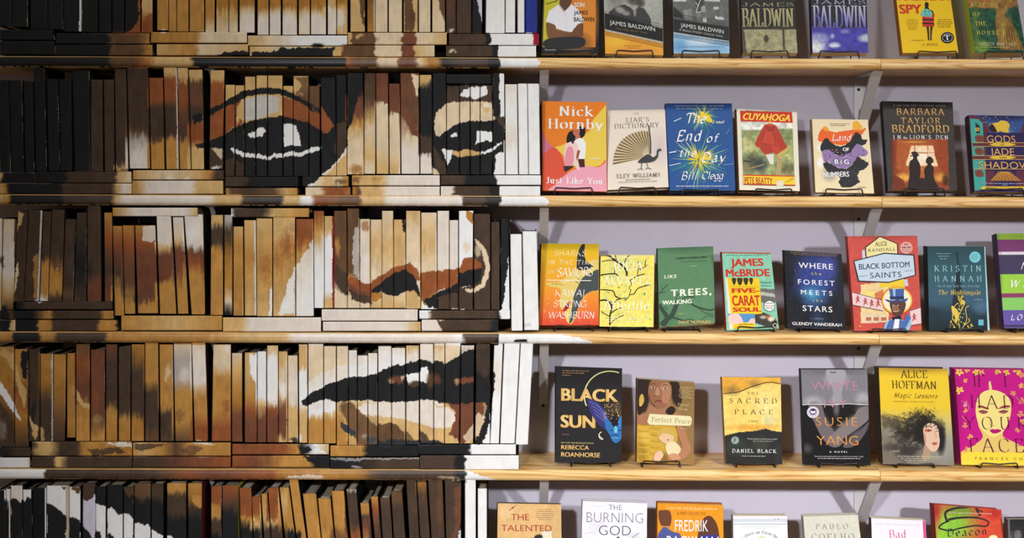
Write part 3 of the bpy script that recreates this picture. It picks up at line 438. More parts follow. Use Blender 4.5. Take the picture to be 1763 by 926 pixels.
# ------------------------------------------------------------------ painted books
DARKS=[(24,24,26),(30,28,28),(20,22,30),(36,28,24),(46,24,26),(22,30,26),(40,36,34)]
def painted_book(quad, lying, label, group, depth, y0, right_col=None, left_col=None, drop=0.004):
    # quad in photo px: tl,tr,br,bl.  a runs across the thickness of the book, b along the spine
    tl,tr,br,bl=[np.array(q,float) for q in quad]
    if lying: A0,A1,B0,B1=bl,tl,br,tr    # a=0 lower board, a=1 upper board
    else: A0,A1,B0,B1=bl,br,tl,tr        # a=0 left board, a=1 right board
    tpx=np.linalg.norm(A1-A0); lpx=np.linalg.norm(B0-A0); th=tpx*S
    e=[0,0.0006,0.0016,0.003]; e=[v for v in e if v<th*0.35]
    inner=np.linspace(e[-1],th-e[-1],max(3,int((th-2*e[-1])/(S*1.3))+1))
    av=np.array(e[:-1]+list(inner)+[th-v for v in e[:-1]][::-1])
    nb=max(6,int(lpx/1.4)); bv=np.linspace(0,1,nb); na=len(av)
    r=0.003
    ed=np.minimum(av,th-av); off=np.where(ed<r, r-np.sqrt(np.maximum(0,r*r-(r-np.minimum(ed,r))**2)),0)*0.9
    aa=(av/th)[None,:,None]; bb=bv[:,None,None]
    Q=(A0*(1-aa)+A1*aa)*(1-bb)+(B0*(1-aa)+B1*aa)*bb           # (nb,na,2) photo px
    col=msample(Q[...,0],Q[...,1]).copy()
    # wear: bare edges and scuffs of pale board along the spine joints; other edges darkened in runs
    kk=np.ones(23)/23; lum=col.mean(axis=2)
    for side,sl in ((0,0),(1,-1)):
        run=np.convolve(rng.rand(nb+30),kk,'same')[15:15+nb]; jit=rng.rand(nb)
        if random.random()<0.5 and lum.mean()>0.012:
            sc=(run>0.53)&(jit>0.12); col[sc,sl]=col[sc,sl]*0.35+lin((226,206,176))*0.6
            sc=(run>0.60)&(jit>0.5); col[sc,1 if side==0 else -2]=col[sc,1 if side==0 else -2]*0.5+lin((226,206,176))*0.45
        else:
            sc=(run<0.52); col[sc,sl]*=0.3
    a_=Q[...,0]-XC; b_=Q[...,1]-YH; xr=a_+b_*ROLL; yr=-a_*ROLL+b_; k=S*(1+y0/D)
    X=xr*k; Z=H-yr*k; Y=y0+np.broadcast_to(off[None,:],X.shape)
    base=Vector((float(X[0].mean()),y0+depth/2,float(min(Z.min(),Z.max()))))
    V=np.stack([X,Y,Z],-1).reshape(-1,3)-np.array(base)
    V=list(map(tuple,V)); cols=list(col.reshape(-1,3)); F=[]
    for j in range(nb-1):
        for i in range(na-1): F.append((j*na+i,j*na+i+1,(j+1)*na+i+1,(j+1)*na+i))
    lc=lin(left_col or random.choice(DARKS)); rc=lin(right_col or random.choice(DARKS))
    def Pw(a,b,y):
        q=(A0*(1-a)+A1*a)*(1-b)+(B0*(1-a)+B1*a)*b; w_=W(q[0],q[1],y0); return (w_.x-base.x,y-base.y,w_.z-base.z)
    def add(a,b,y,c): V.append(Pw(a,b,y)); cols.append(c); return len(V)-1
    yb=y0+depth; ct=min(0.0024,th*0.18)/th; yi=y0+0.004
    # side boards run back from the spine
    L0=add(0,0,yb,lc);L1=add(0,1,yb,lc);R0=add(1,0,yb,rc);R1_=add(1,1,yb,rc)
    li0=add(ct,0,yb,lc);li1=add(ct,1,yb,lc);ri0=add(1-ct,0,yb,rc);ri1=add(1-ct,1,yb,rc)
    lf0=add(ct,0,yi,lc);lf1=add(ct,1,yi,lc);rf0=add(1-ct,0,yi,rc);rf1=add(1-ct,1,yi,rc)
    fl0,fl1=0,(nb-1)*na; fr0,fr1=na-1,nb*na-1
    # dark unpainted strip starts just behind the rounded joint
    sl0=add(0,0,y0+off[0]+0.0006,lc);sl1=add(0,1,y0+off[0]+0.0006,lc);sr0=add(1,0,y0+off[-1]+0.0006,rc);sr1=add(1,1,y0+off[-1]+0.0006,rc)
    F+=[(fl0,fl1,sl1,sl0),(sl0,sl1,L1,L0),(fr1,fr0,sr0,sr1),(sr1,sr0,R0,R1_),(L0,L1,li1,li0),(R1_,R0,ri0,ri1),(li0,li1,lf1,lf0),(ri1,ri0,rf0,rf1),(lf0,lf1,rf1,rf0)]
    F.append((sl1,)+tuple((nb-1)*na+i for i in range(na))+(sr1,rf1,lf1)); F.append(tuple([sl0,lf0,rf0,sr0]+[i for i in range(na-1,-1,-1)]))
    F+=[(L1,sl1,lf1,li1),(sr1,R1_,ri1,rf1),(li0,lf0,sl0,L0),(rf0,ri0,R0,sr0)]
    t=thing('painted_book',label,'book',base,group)
    mesh_obj('cover',V,F,cols,M_PAINT,t)
    # page block, set in a few millimetres from the boards
    d=min(0.03,drop/S/lpx); g=ct*1.02; PV=[];pc=[]
    pcol=lin(random.choice([(196,184,164),(176,164,148),(206,198,182),(158,146,132)]))
    for y in (yi+0.0002,yb-0.004):
        for (a,b) in ((g,d),(1-g,d),(1-g,1-d),(g,1-d)):
            PV.append(Pw(a,b,y)); pc.append(pcol)
    mesh_obj('page_block',PV,[(0,1,2,3),(7,6,5,4),(1,0,4,5),(2,1,5,6),(3,2,6,7),(0,3,7,4)],pc,M_PAGES,t)
    return t
def cname(c):
    best=min(PNAME,key=lambda k:sum((a-b)**2 for a,b in zip(PAL[k],c))); return PNAME[best]
def describe(x0,x1,y0,y1,lying):
    y0=max(y0,0); y1=min(y1,926); x0=max(0,x0); w_=win(x0+2,x1-2,y0+2,y1-2,0)
    A=MC[w_]; f=FEAT[w_]; cnt=np.bincount(f.ravel(),minlength=len(FNAMES)); cnt[0]=0
    if cnt.max()>0.07*f.size: return 'carrying '+FNAMES[int(cnt.argmax())]
    parts=np.array_split(A,3,axis=1 if lying else 0); n=[cname(np.median(p.reshape(-1,3),axis=0)) for p in parts]
    o=[n[0]]
    for q in n[1:]:
        if q!=o[-1]: o.append(q)
    if len(o)==1: return 'all '+o[0]
    j=' to ' if lying else ' over '
    return j.join([o[0],o[-1]]) if o[0]!=o[-1] else f'{o[0]} with {o[1]} middle'
SHN=['top shelf','second shelf','third shelf','fourth shelf','bottom shelf']
for ri,rw in enumerate(ROWS):
    hs=sorted(b[3]-b[2] for b in rw); 
    for j,(xl,xr,yt,yb,s,dl,dr) in enumerate(rw):
        w_=xr-xl; size='thin' if w_<17 else 'thick' if w_>25 else 'upright'
        lab=f'{size} book {describe(xl,xr,yt,yb,False)}, {ordn(j+1)} upright from left, {SHN[ri]}'
        rc=None
        if ri==4 and xl in (323,): rc=(96,26,38)
        if ri==4 and xl==382.5: rc=(190,180,60)
        if ri==2 and xl==558.5 or xl==9999: rc=(170,30,40)
        painted_book([(xl,yt),(xr,yt),(xr+dr,yb),(xl+dl,yb)],False,lab,f'upright painted books on the {SHN[ri]}',random.uniform(0.13,0.165),0.0045+random.random()*0.003,rc)
    hw=HROWS[ri]
    for j,(xl,xr,yt,yb,s) in enumerate(hw):
        above=sum(1 for h in hw if h is not hw[j] and h[0]<xr-20 and h[1]>xl+20 and 0<h[2]-yt<60)
        pos='lying on' if yb>BT[ri]-8 else 'stacked flat near'
        if yb<BT[ri]-100: pos='lying flat over upright books of'
        order=[h for h in hw if (abs(h[3]-yb)<9)]; order.sort(); k=order.index(hw[j])+1
        lev='lower' if yb>BT[ri]-8 else 'upper'
        if yb<BT[ri]-100: lev='high'
        elif 12<BT[ri]-yb>30: lev='topmost'
        lab=f'flat book {describe(xl,xr,yt,yb,True)}, {ordn(k)} from left in {lev} layer, {SHN[ri]}'
        yb_=yb
        painted_book([(xl,yt),(xr,yt),(xr,yb_),(xl,yb_)],True,lab,f'flat painted books on the {SHN[ri]}',random.uniform(0.13,0.155),0.004+random.random()*0.002)
# ------------------------------------------------------------------ lettering: a nib-pen alphabet (serif and hand styles) and a plain sans
GL={
'A':(72,'<2,0 36,100|<70,0 36,100|-14,34 58,34'),'B':(62,'12,0 12,100|~-12,100 40,100 54,88 54,65 38,53 12,53|~-12,53 42,53 60,40 60,14 42,0 12,0'),
'C':(70,'~-66,78 54,96 36,100 12,86 4,50 12,14 36,0 54,4 68,22'),'D':(74,'12,0 12,100|~-12,100 40,100 66,82 70,50 66,18 40,0 12,0'),
'E':(58,'12,0 12,100|-12,100 54,100 54,82|-12,52 44,52|-12,0 56,0 58,20'),'F':(54,'12,0 12,100|-12,100 54,100 54,82|-12,52 44,52'),
'G':(74,'~-66,80 54,96 36,100 12,86 4,50 12,14 36,0 54,4 66,14|-66,8 66,40|-50,42 74,42'),'H':(74,'12,0 12,100|62,0 62,100|-12,52 62,52'),'I':(26,'13,0 13,100'),
'J':(40,'~-26,100 26,30 22,6 10,-2 2,8|-12,100 38,100'),'K':(70,'12,0 12,100|62,100 13,42|>28,58 66,0'),'L':(56,'12,0 12,100|-12,0 54,0 56,22'),
'M':(88,'<12,0 14,100|-14,100 44,8|-44,8 74,100|>74,100 76,0'),'N':(76,'<12,0 12,100|-12,100 64,0|>64,0 64,100'),
'O':(78,'~-39,100 14,88 4,50 14,12 39,0 64,12 74,50 64,88 39,100'),'P':(58,'12,0 12,100|~-12,100 40,100 56,88 56,60 40,46 12,46'),
'Q':(78,'~-39,100 14,88 4,50 14,12 39,0 64,12 74,50 64,88 39,100|-44,12 74,-14'),'R':(68,'12,0 12,100|~-12,100 40,100 56,88 56,60 40,46 12,46|>34,46 66,0'),
'S':(54,'~-48,80 36,98 22,100 8,90 8,70 24,56 40,46 50,30 46,8 28,0 14,2 4,20'),'T':(66,'33,0 33,100|-2,80 4,100 62,100 64,80'),
'U':(74,'~-12,100 12,30 20,6 38,0 54,6 62,30 62,100|-2,100 24,100|-50,100 74,100'),'V':(70,'<2,100 36,0|<68,100 36,0'),'W':(100,'<2,100 28,0|-28,0 50,96|-50,96 74,0|<98,100 74,0'),
'X':(70,'4,100 66,0|64,100 4,0'),'Y':(68,'<2,100 34,46|<66,100 34,46|>34,46 34,0'),'Z':(62,'-6,82 7,100 58,100 4,0 56,0 60,20'),
'a':(50,'~-8,52 16,64 30,64 38,52 38,10 44,0 50,4|~-38,36 18,32 4,18 8,2 22,-1 38,12'),'b':(54,'<10,104 10,0|~-10,50 26,66 44,58 50,33 44,6 26,-1 10,14'),
'c':(46,'~-42,52 30,66 12,58 4,33 12,6 28,-1 44,12'),'d':(56,'~-42,50 28,66 10,58 4,33 10,6 26,-1 42,14|42,104 42,0'),'e':(48,'~-5,36 44,36 40,58 26,66 10,58 4,33 10,6 26,-1 44,12'),
'f':(34,'~-36,96 26,104 16,92 15,60|>15,66 15,0|-2,64 32,64'),'g':(50,'~-42,50 28,66 10,58 4,33 10,8 26,2 42,14|~-42,64 42,-8 34,-28 18,-30 6,-22'),
'h':(56,'10,104 10,0|~-10,48 26,66 40,60 43,44 43,0'),'i':(24,'12,66 12,0|-12,86 12,96'),'j':(24,'~-14,66 14,-16 6,-30 -4,-26|-13,86 13,96'),'k':(54,'10,104 10,0|44,66 11,26|>22,38 50,0'),
'l':(24,'12,104 12,0'),'m':(84,'10,66 10,0|~-10,48 24,66 38,60 42,44 42,0|~-42,48 56,66 70,60 74,44 74,0'),'n':(56,'10,66 10,0|~-10,48 26,66 40,60 43,44 43,0'),
'o':(54,'~-27,66 10,58 4,33 10,8 27,-1 44,8 50,33 44,58 27,66'),'p':(54,'10,66 10,-30|~-10,50 26,66 44,58 50,33 44,6 26,-1 10,14'),'r':(38,'10,66 10,0|~-10,44 20,62 34,60'),
's':(42,'~-36,54 24,66 10,58 12,42 26,34 38,22 34,4 20,-1 4,10'),'t':(34,'~-15,88 15,14 20,1 32,4|-2,66 32,66'),'u':(56,'~-10,66 10,20 16,2 28,0 42,14|42,66 42,0'),
'v':(50,'<2,66 25,0|<48,66 25,0'),'w':(74,'<2,66 20,0|-20,0 37,64|-37,64 54,0|<72,66 54,0'),'x':(48,'3,66 45,0|44,66 3,0'),'y':(50,'<2,66 25,2|~-48,66 25,0 14,-26 2,-28'),'z':(44,'-4,66 40,66 3,0 42,0'),
"'":(18,'-9,100 6,76'),',':(18,'-10,8 5,-18'),'.':(18,'-9,0 9,10'),'-':(40,'-6,40 34,40'),' ':(38,''),'#':(50,'-14,0 22,100|-34,0 42,100|-2,66 48,66|-0,34 46,34'),'1':(36,'18,0 18,100|-4,84 18,100')}
def catmull(P,n=7):
    P=[np.array(p,float) for p in P]; Q=[2*P[0]-P[1]]+P+[2*P[-1]-P[-2]]; out=[]
    if np.allclose(P[0],P[-1]): Q[0]=P[-2]; Q[-1]=P[1]
    for i in range(1,len(Q)-2):
        a,b,c,d=Q[i-1:i+3]
        for k in range(n):
            t=k/n; out.append(0.5*(2*b+(c-a)*t+(2*a-5*b+4*c-d)*t*t+(3*b-a-3*c+d)*t**3))
    out.append(P[-1]); return out
GCACHE={}
def glyph(ch):
    if ch in GCACHE: return GCACHE[ch]
    w_,s=GL.get(ch,GL[' ']); st=[]
    for part in [p for p in s.split('|') if p]:
        sm=part[0]=='~'; part=part.lstrip('~'); fl='' 
        if part[0] in '<>-' : fl=part[0]; part=part[1:]
        pts=[tuple(float(v) for v in q.split(',')) for q in part.split()]
        st.append((catmull(pts) if sm else [np.array(p) for p in pts],'both' if fl=='' else {'<':'b','>':'e','-':''}[fl]))
    GCACHE[ch]=(w_,st); return GCACHE[ch]
SANS={}
def sans_raw(s, thin, sp):
    cu=bpy.data.curves.new('lettering','FONT'); cu.body=s; cu.size=1; cu.offset=thin; cu.resolution_u=3; cu.space_character=sp
    o=bpy.data.objects.new('lettering',cu); C.objects.link(o)
    dg=bpy.context.evaluated_depsgraph_get(); me=o.evaluated_get(dg).to_mesh()
    V=np.array([v.co[:2] for v in me.vertices]); F=[tuple(p.vertices) for p in me.polygons]
    bpy.data.objects.remove(o); bpy.data.curves.remove(cu)
    return V,F
def sans_mesh(s, bold, want, wide):
    """want: wanted width over capital height; wide settings are opened by letter spacing, heavy weights by striking the letters again"""
    V,F=sans_raw(s,min(bold,0),1.0); w1=np.ptp(V[:,0])/CAPH
    if not wide and want>w1*1.2 and len(s)>1:
        V2,_=sans_raw(s,min(bold,0),2.0); w2=np.ptp(V2[:,0])/CAPH
        sp=1+(want/1.18-w1)/max(1e-3,w2-w1); V,F=sans_raw(s,min(bold,0),min(sp,3.5))
    if bold>0:
        n=len(V); VV=[];FF=[]
        for k,(dx,dy) in enumerate(((-1,-.35),(-1,.35),(1,-.35),(1,.35),(0,0))):
            VV.append(V+np.array((dx*bold*0.8,dy*bold*0.8))); FF+=[tuple(i+k*n for i in f) for f in F]
        V=np.vstack(VV); F=FF
    return V,F
CAPH=0.727   # cap height of the built-in sans at size 1
LAYER=0.00005
class Cover:
    """One displayed book: its front cover quad is given in photo pixels and leans back in depth."""
    def __init__(s, name, quad, label, t=0.024, spine=(40,40,40), edge=(222,212,192), hard=True, yb=0.040, yt=0.108, g=1.25, back=None, group=''):
        s.q=[np.array(p,float) for p in quad]; s.t=t; s.spine=spine; s.edge=edge; s.hard=hard; s.label=label; s.name=name; s.group=group; s.back=back or spine
        tl,tr,br,bl=s.q
        s.P=[W(*tl,yt),W(*tr,yt),W(*br,yb),W(*bl,yb)]
        s.n=((s.P[1]-s.P[0]).cross(s.P[3]-s.P[0])).normalized()
        if s.n.y>0: s.n=-s.n
        w_=np.linalg.norm(tr-tl); h=np.linalg.norm(bl-tl)
        s.nx=int(w_/g)+1; s.ny=int(h/g)+1
        u=np.linspace(0,1,s.nx)[None,:,None]; v=np.linspace(0,1,s.ny)[:,None,None]
        A=(tl*(1-u)+tr*u)*(1-v)+(bl*(1-u)+br*u)*v
        s.X=A[...,0]; s.Y=A[...,1]; s.img=np.zeros((s.ny,s.nx,3)); s.V=[];s.C=[];s.F=[]; s.lay=1
        s.shear=((bl[0]-tl[0])/(bl[1]-tl[1])+(br[0]-tr[0])/(br[1]-tr[1]))/2
        s.slope=((tr[1]-tl[1])/(tr[0]-tl[0])+(br[1]-bl[1])/(br[0]-bl[0]))/2
        r=np.random.RandomState(int(abs(tl[0]*7+tl[1])));
        s.nz=r.rand(s.ny,s.nx)*2-1
        k=r.rand(s.ny//4+3,s.nx//4+3)*2-1; s.nz4=np.kron(k,np.ones((4,4)))[:s.ny,:s.nx]
        s.nz4=(s.nz4+np.roll(s.nz4,2,0)+np.roll(s.nz4,2,1)+np.roll(s.nz4,(1,1),(0,1)))/4
        s.r=r
    # --- printed tone, plus board shade painted along some top edges (on the cover's own fine grid)
    def bg(s,c): s.img[:]=c; return s
    def grad(s,st):
        ps=[p for p,_ in st]; cs=np.array([c for _,c in st],float)
        for k in range(3): s.img[...,k]=np.interp(s.Y,ps,cs[:,k])
        return s
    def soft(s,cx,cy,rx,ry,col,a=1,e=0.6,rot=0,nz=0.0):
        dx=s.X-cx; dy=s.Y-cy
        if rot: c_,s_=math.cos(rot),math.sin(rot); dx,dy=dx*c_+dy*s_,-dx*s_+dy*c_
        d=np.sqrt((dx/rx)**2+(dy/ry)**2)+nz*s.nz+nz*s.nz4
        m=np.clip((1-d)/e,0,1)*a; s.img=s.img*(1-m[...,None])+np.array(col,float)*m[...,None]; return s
    def rpoly(s,pts,col,a=1,nz=0):
        m=inside(pts,s.X+nz*s.nz4+nz*.5*s.nz,s.Y+nz*np.roll(s.nz4,3,1)+nz*.5*np.roll(s.nz,1,0)).astype(float)*a
        s.img=s.img*(1-m[...,None])+np.array(col,float)*m[...,None]; return s
    def noise(s,a,b=0): s.img=s.img*(1+a*s.nz+b*s.nz4)[...,None]; return s
    # --- crisp print
    def uv(s,x,y):
        tl,tr,br,bl=s.q; u=v=0.5
        for _ in range(4):
            p=(tl*(1-u)+tr*u)*(1-v)+(bl*(1-u)+br*u)*v-np.array((x,y))
            du=(tr-tl)*(1-v)+(br-bl)*v; dv=(bl-tl)*(1-u)+(br-tr)*u; det=du[0]*dv[1]-du[1]*dv[0]
            u-=(p[0]*dv[1]-p[1]*dv[0])/det; v-=(du[0]*p[1]-du[1]*p[0])/det
        return u,v
    def at(s,u,v,off):
        p=(s.P[0]*(1-u)+s.P[1]*u)*(1-v)+(s.P[3]*(1-u)+s.P[2]*u)*v
        return p+s.n*off
    def emit(s,uvs,tris,col,off=None):
        b=len(s.V); off=s.lay*LAYER if off is None else off
        for i,(u,v) in enumerate(uvs): s.V.append(s.at(min(max(u,0.004),0.996),min(max(v,0.003),0.997),off))
        cl=lin(col)
        s.C+= [cl]*len(uvs)
        s.F+= [tuple(b+i for i in f) for f in tris]
    def poly(s,pts,col):
        pts=[s.uv(*p) for p in pts]
        for ax,sg,lim in ((0,1,0.004),(0,-1,0.996),(1,1,0.003),(1,-1,0.997)):
            out=[]
            for i in range(len(pts)):
                a,b=pts[i-1],pts[i]; ia=(a[ax]-lim)*sg>=0; ib=(b[ax]-lim)*sg>=0
                if ia!=ib:
                    t=(lim-a[ax])/(b[ax]-a[ax]); out.append((a[0]+(b[0]-a[0])*t,a[1]+(b[1]-a[1])*t))
                if ib: out.append(b)
            pts=out
            if len(pts)<3: return s
        tri=tessellate_polygon([[Vector((p[0],-p[1],0)) for p in pts]])
        s.emit(pts,tri,col); s.lay+=1; return s
    def smooth(s,pts,col): return s.poly(catmull(list(pts)+[pts[0]],5)[:-1],col)
    def rag(s,pts,col,amp=1.0,n=4):
        P=catmull(list(pts)+[pts[0]],n)[:-1]; r=random.Random(int(pts[0][0]*13+pts[0][1]))
        return s.poly([(p[0]+r.uniform(-amp,amp),p[1]+r.uniform(-amp,amp)) for p in P],col)
    def ell(s,cx,cy,rx,ry,col,rot=0,n=28):
        c_,s_=math.cos(rot),math.sin(rot)
        return s.poly([(cx+rx*math.cos(a)*c_-ry*math.sin(a)*s_,cy+rx*math.cos(a)*s_+ry*math.sin(a)*c_) for a in [2*math.pi*i/n for i in range(n)]],col)
    def rect(s,x0,y0,x1,y1,col):
        k=s.shear; m=s.slope
        f=lambda x,y:(x+(y-y0)*k,y+(x-x0)*m)
        return s.poly([f(x0,y0),f(x1,y0),f(x1,y1),f(x0,y1)],col)
    def line(s,pts,wd,col,curve=False,taper=0):
        if curve: pts=catmull(pts,5)
        n=len(pts); uvs=[];F=[]
        for i,(x,y) in enumerate(pts):
            x0,y0=pts[max(0,i-1)];x1,y1=pts[min(n-1,i+1)];l=math.hypot(x1-x0,y1-y0) or 1
            h=wd/2*(1-taper*i/max(1,n-1)); nx,ny=-(y1-y0)/l*h,(x1-x0)/l*h
            uvs+= [s.uv(x+nx,y+ny),s.uv(x-nx,y-ny)]
        for i in range(n-1): F.append((2*i,2*i+2,2*i+3,2*i+1))
        s.emit(uvs,F,col); s.lay+=1; return s
    def text(s,st,x0,x1,yt,yb,col,font='sans',bold=0.0,nib=None,slope=None,shear=None,wide=False):
        """letters fitted between x0 and x1, capitals from yt down to the baseline yb (photo px); col may be a function of height 0..1"""
        h=yb-yt; m=s.slope if slope is None else slope; k=s.shear if shear is None else shear
        f=lambda tx,ty:(x0+tx-ty*h*k, yb+m*tx-ty*h)
        if font=='sans':
            V,F=sans_mesh(st,bold,(x1-x0)/h,wide); mn=V[:,0].min();mx=V[:,0].max(); sx=(x1-x0)/(mx-mn)
            pts=[f((v[0]-mn)*sx,v[1]/CAPH) for v in V]; ys=[v[1]/CAPH for v in V]; nper=len(V)//5 if bold>0 else len(V); lv=[(i//nper)*0.25 for i in range(len(V))]
        else:
            pen=(nib if nib else 0.2); pen*=(0.68 if pen<0.28 else 0.74) if font=='serif' else 0.9; th=math.radians((22 if pen<0.2 else 9) if font=='serif' else 40); sp=16 if font=='serif' else 5
            sw=sum(glyph(c)[0] for c in st); nat=h/100*(1.12 if font=='serif' else 1.15)
            if not wide and len(st)>1 and st not in ('Nick','Hornby','Just Like You'): sp=max(sp,min(70,((x1-x0)/nat-sw)/(len(st)-1)))
            tot=sw+sp*(len(st)-1); sx=(x1-x0)/tot; cx=0; pts=[];F=[];ys=[];lv=[]
            pw=pen*h; px_,py_=pw*math.cos(th)/2, pw*math.sin(th)/2; tn=pw*0.16
            for c in st:
                w_,S_=glyph(c)
                for si,(P,sf) in enumerate(S_):
                    Q=[((cx+p[0])*sx,p[1]/100) for p in P]
                    b=len(pts)
                    for (tx,ty) in Q:
                        x,y=f(tx,ty); pts+=[(x-px_,y+py_),(x+px_,y-py_)]; ys+=[ty,ty]; lv+=[si*0.3]*2
                    for i in range(len(Q)-1): F.append((b+2*i,b+2*i+1,b+2*i+3,b+2*i+2))
                    if font=='serif':
                        for e,i in (('b',0),('e',-1)):
                            if sf in('both',e):
                                tx,ty=Q[i]; x,y=f(tx,ty); hw=pw*0.5+h*0.06; hh=max(pw*0.16,0.2); b=len(pts)
                                pts+=[(x-hw,y-hh),(x+hw,y-hh),(x+hw,y+hh),(x-hw,y+hh)]; ys+=[ty]*4; lv+=[1.3+0.25*(si%3)]*4; F.append((b,b+1,b+2,b+3))
                cx+=w_+sp
        uvs=[s.uv(*p) for p in pts]; o=s.lay*LAYER
        b=len(s.V)
        for (u,v),q in zip(uvs,lv): s.V.append(s.at(min(max(u,0.004),0.996),min(max(v,0.003),0.997),o+q*LAYER))
        s.C+=[lin(col(t)) for t in ys] if callable(col) else [lin(col)]*len(uvs)
        s.F+=[tuple(b+i for i in fc) for fc in F]; s.lay+=2.2; return s
    def micro(s,x0,x1,y,h,col,seed=0,words=None):   # a line of type too small to read in the photo: broken dashes
        r=random.Random(int(x0*31+y*17+seed)); x=x0
        while x<x1:
            w_=min(r.uniform(2.5,7),x1-x); 
            yy=y+(x-x0)*s.slope
            if w_>0.8: s.poly([(x,yy-h/2),(x+w_,yy-h/2+w_*s.slope),(x+w_,yy+h/2+w_*s.slope),(x,yy+h/2)],col); s.lay-=1
            x+=w_+r.uniform(0.8,1.6)
        s.lay+=1; return s
    # --- build the book around the cover
    def build(s, shelf):
        tl,tr,br,bl=s.P; n=s.n; t=s.t
        base=(br+bl)/2; base=Vector((base.x,base.y+0.02,bz(shelf)))
        o=thing('novel',s.label,'book',base,s.group)
        loc=lambda v:(v[0]-base[0],v[1]-base[1],v[2]-base[2])
        ct=0.0022 if s.hard else 0.0005; ov=0.0035 if s.hard else 0.0
        # front cover: printed sheet on its board
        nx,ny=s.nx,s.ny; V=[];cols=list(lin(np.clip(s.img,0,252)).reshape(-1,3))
        for j in range(ny):
            for i in range(nx): V.append(s.at(i/(nx-1),j/(ny-1),0))
        F=[(j*nx+i,(j+1)*nx+i,(j+1)*nx+i+1,j*nx+i+1) for j in range(ny-1) for i in range(nx-1)]
        b=len(V); ecol=lin((235,230,220) if not s.hard else s.spine)
        crn=[(0,0),(1,0),(1,1),(0,1)]
        for (u,v) in crn: V.append(s.at(u,v,0)); cols.append(ecol)
        for (u,v) in crn: V.append(s.at(u,v,-ct)); cols.append(ecol)
        F+=[(b+i,b+(i+1)%4,b+4+(i+1)%4,b+4+i) for i in range(4)]+[(b+4,b+5,b+6,b+7)]
        b=len(V); V+=s.V; cols+=s.C; F+=[tuple(b+i for i in f) for f in s.F]
        mesh_obj('front_cover',[loc(v) for v in V],F,cols,M_COVER,o)
        # spine: gently rounded strip from front board to back board
        ux=(tr-tl).normalized(); V=[];cols=[];F=[]; K=6
        for j in range(K+1):
            a=j/K; bul=0.0022*math.sin(math.pi*a)
            for v in (0,1): V.append(s.at(0,v,0)-n*(t*a)-ux*(0.0003+bul)); cols.append(lin(s.spine))
        for j in range(K): F.append((2*j,2*j+1,2*j+3,2*j+2))
        bb=len(V)
        for j in range(K+1):
            a=j/K; bul=0.0022*math.sin(math.pi*a)
            for v in (0,1): V.append(s.at(0,v,0)-n*(t*a)-ux*(0.0003+bul-0.0009)); cols.append(lin(s.spine)*0.8)
        for j in range(K): F.append((bb+2*j,bb+2*j+2,bb+2*j+3,bb+2*j+1))
        for v in (0,1):
            for j in range(K): F.append((2*j+v,2*j+2+v,bb+2*j+2+v,bb+2*j+v))
        mesh_obj('spine',[loc(v) for v in V],F,cols,M_CASE,o)
        V=[];cols=[]
        for d in (t-ct,t):
            for (u,v) in crn: V.append(s.at(u,v,-d)); cols.append(lin(s.back))
        mesh_obj('back_cover',[loc(v) for v in V],[(0,1,2,3),(7,6,5,4)]+[(i,4+i,4+(i+1)%4,(i+1)%4) for i in range(4)],cols,M_CASE,o)
        wid=(tr-tl).length; hgt=(bl-tl).length; V=[];cols=[]
        u1=1-ov/wid-0.002; v0=ov/hgt+0.0015; v1=1-v0
        for d in (ct+0.0002,t-ct-0.0002):
            for (u,v) in ((0.004,v0),(u1,v0),(u1,v1),(0.004,v1)): V.append(s.at(u,v,-d)); cols.append(lin(s.edge))
        mesh_obj('page_block',[loc(v) for v in V],[(0,1,2,3),(7,6,5,4)]+[(i,4+i,4+(i+1)%4,(i+1)%4) for i in range(4)],cols,M_PAGES,o)
        s.obj=o; return o
    def stand(s, shelf, x0, x1, ytop, label):
        """black wire display stand: feet on the board, front lip hooked over the book, back rest behind it"""
        z=bz(shelf)+0.0016; yb=PYB=s.P[3].y; n=s.n
        ftz=W((x0+x1)/2,ytop,0.03).z; front=min(s.P[3].y,s.P[2].y)-0.010
        xa=W(x0,ytop,front).x; xb=W(x1,ytop,front).x; hl=max(0.011,min(0.02,ftz-z))
        ld=lambda zz:(lambda f:s.P[3].y*(1-f)+s.P[0].y*f)((zz-s.P[3].z)/(s.P[0].z-s.P[3].z)) + (s.t+0.0045)/abs(n.y)
        xm=(xa+xb)/2; base=Vector((xm,front+0.04,bz(shelf)))
        o=thing('wire_book_stand',label,'book stand',base,'black wire book stands'); L=lambda P:[Vector(p)-base for p in P]
        ins=0.004; yback=ld(z)+0.006
        pl=[(xa-0.002,yback,z),(xa-0.002,front,z),(xa+ins*0.6,front,z+hl),(xa+(xb-xa)*0.2,front,z+hl-0.0008),(xm,front-0.0008,z+hl-0.0028),(xb-(xb-xa)*0.2,front,z+hl-0.0008),(xb-ins*0.6,front,z+hl),(xb+0.002,front,z),(xb+0.002,yback,z)]
        V,F=tube([fillet(L(pl),0.004)],0.0018); mesh_obj('front_lip',V,F,None,M_WIRE,o,True)
        top=z+0.085; zs=[z,z+0.03,top]
        pb=[(xa+0.008,ld(zs[0])+0.006,z),(xa+0.008,ld(zs[1]),zs[1]),(xa+0.012,ld(zs[2]),zs[2]),(xb-0.012,ld(zs[2]),zs[2]),(xb-0.008,ld(zs[1]),zs[1]),(xb-0.008,ld(zs[0])+0.006,z)]
        cr=[(xa-0.002,yback-0.002,z),(xb+0.002,yback-0.002,z)]
        V,F=tube([fillet(L(pb),0.006),L(cr)],0.0018); mesh_obj('back_rest',V,F,None,M_WIRE,o,True)
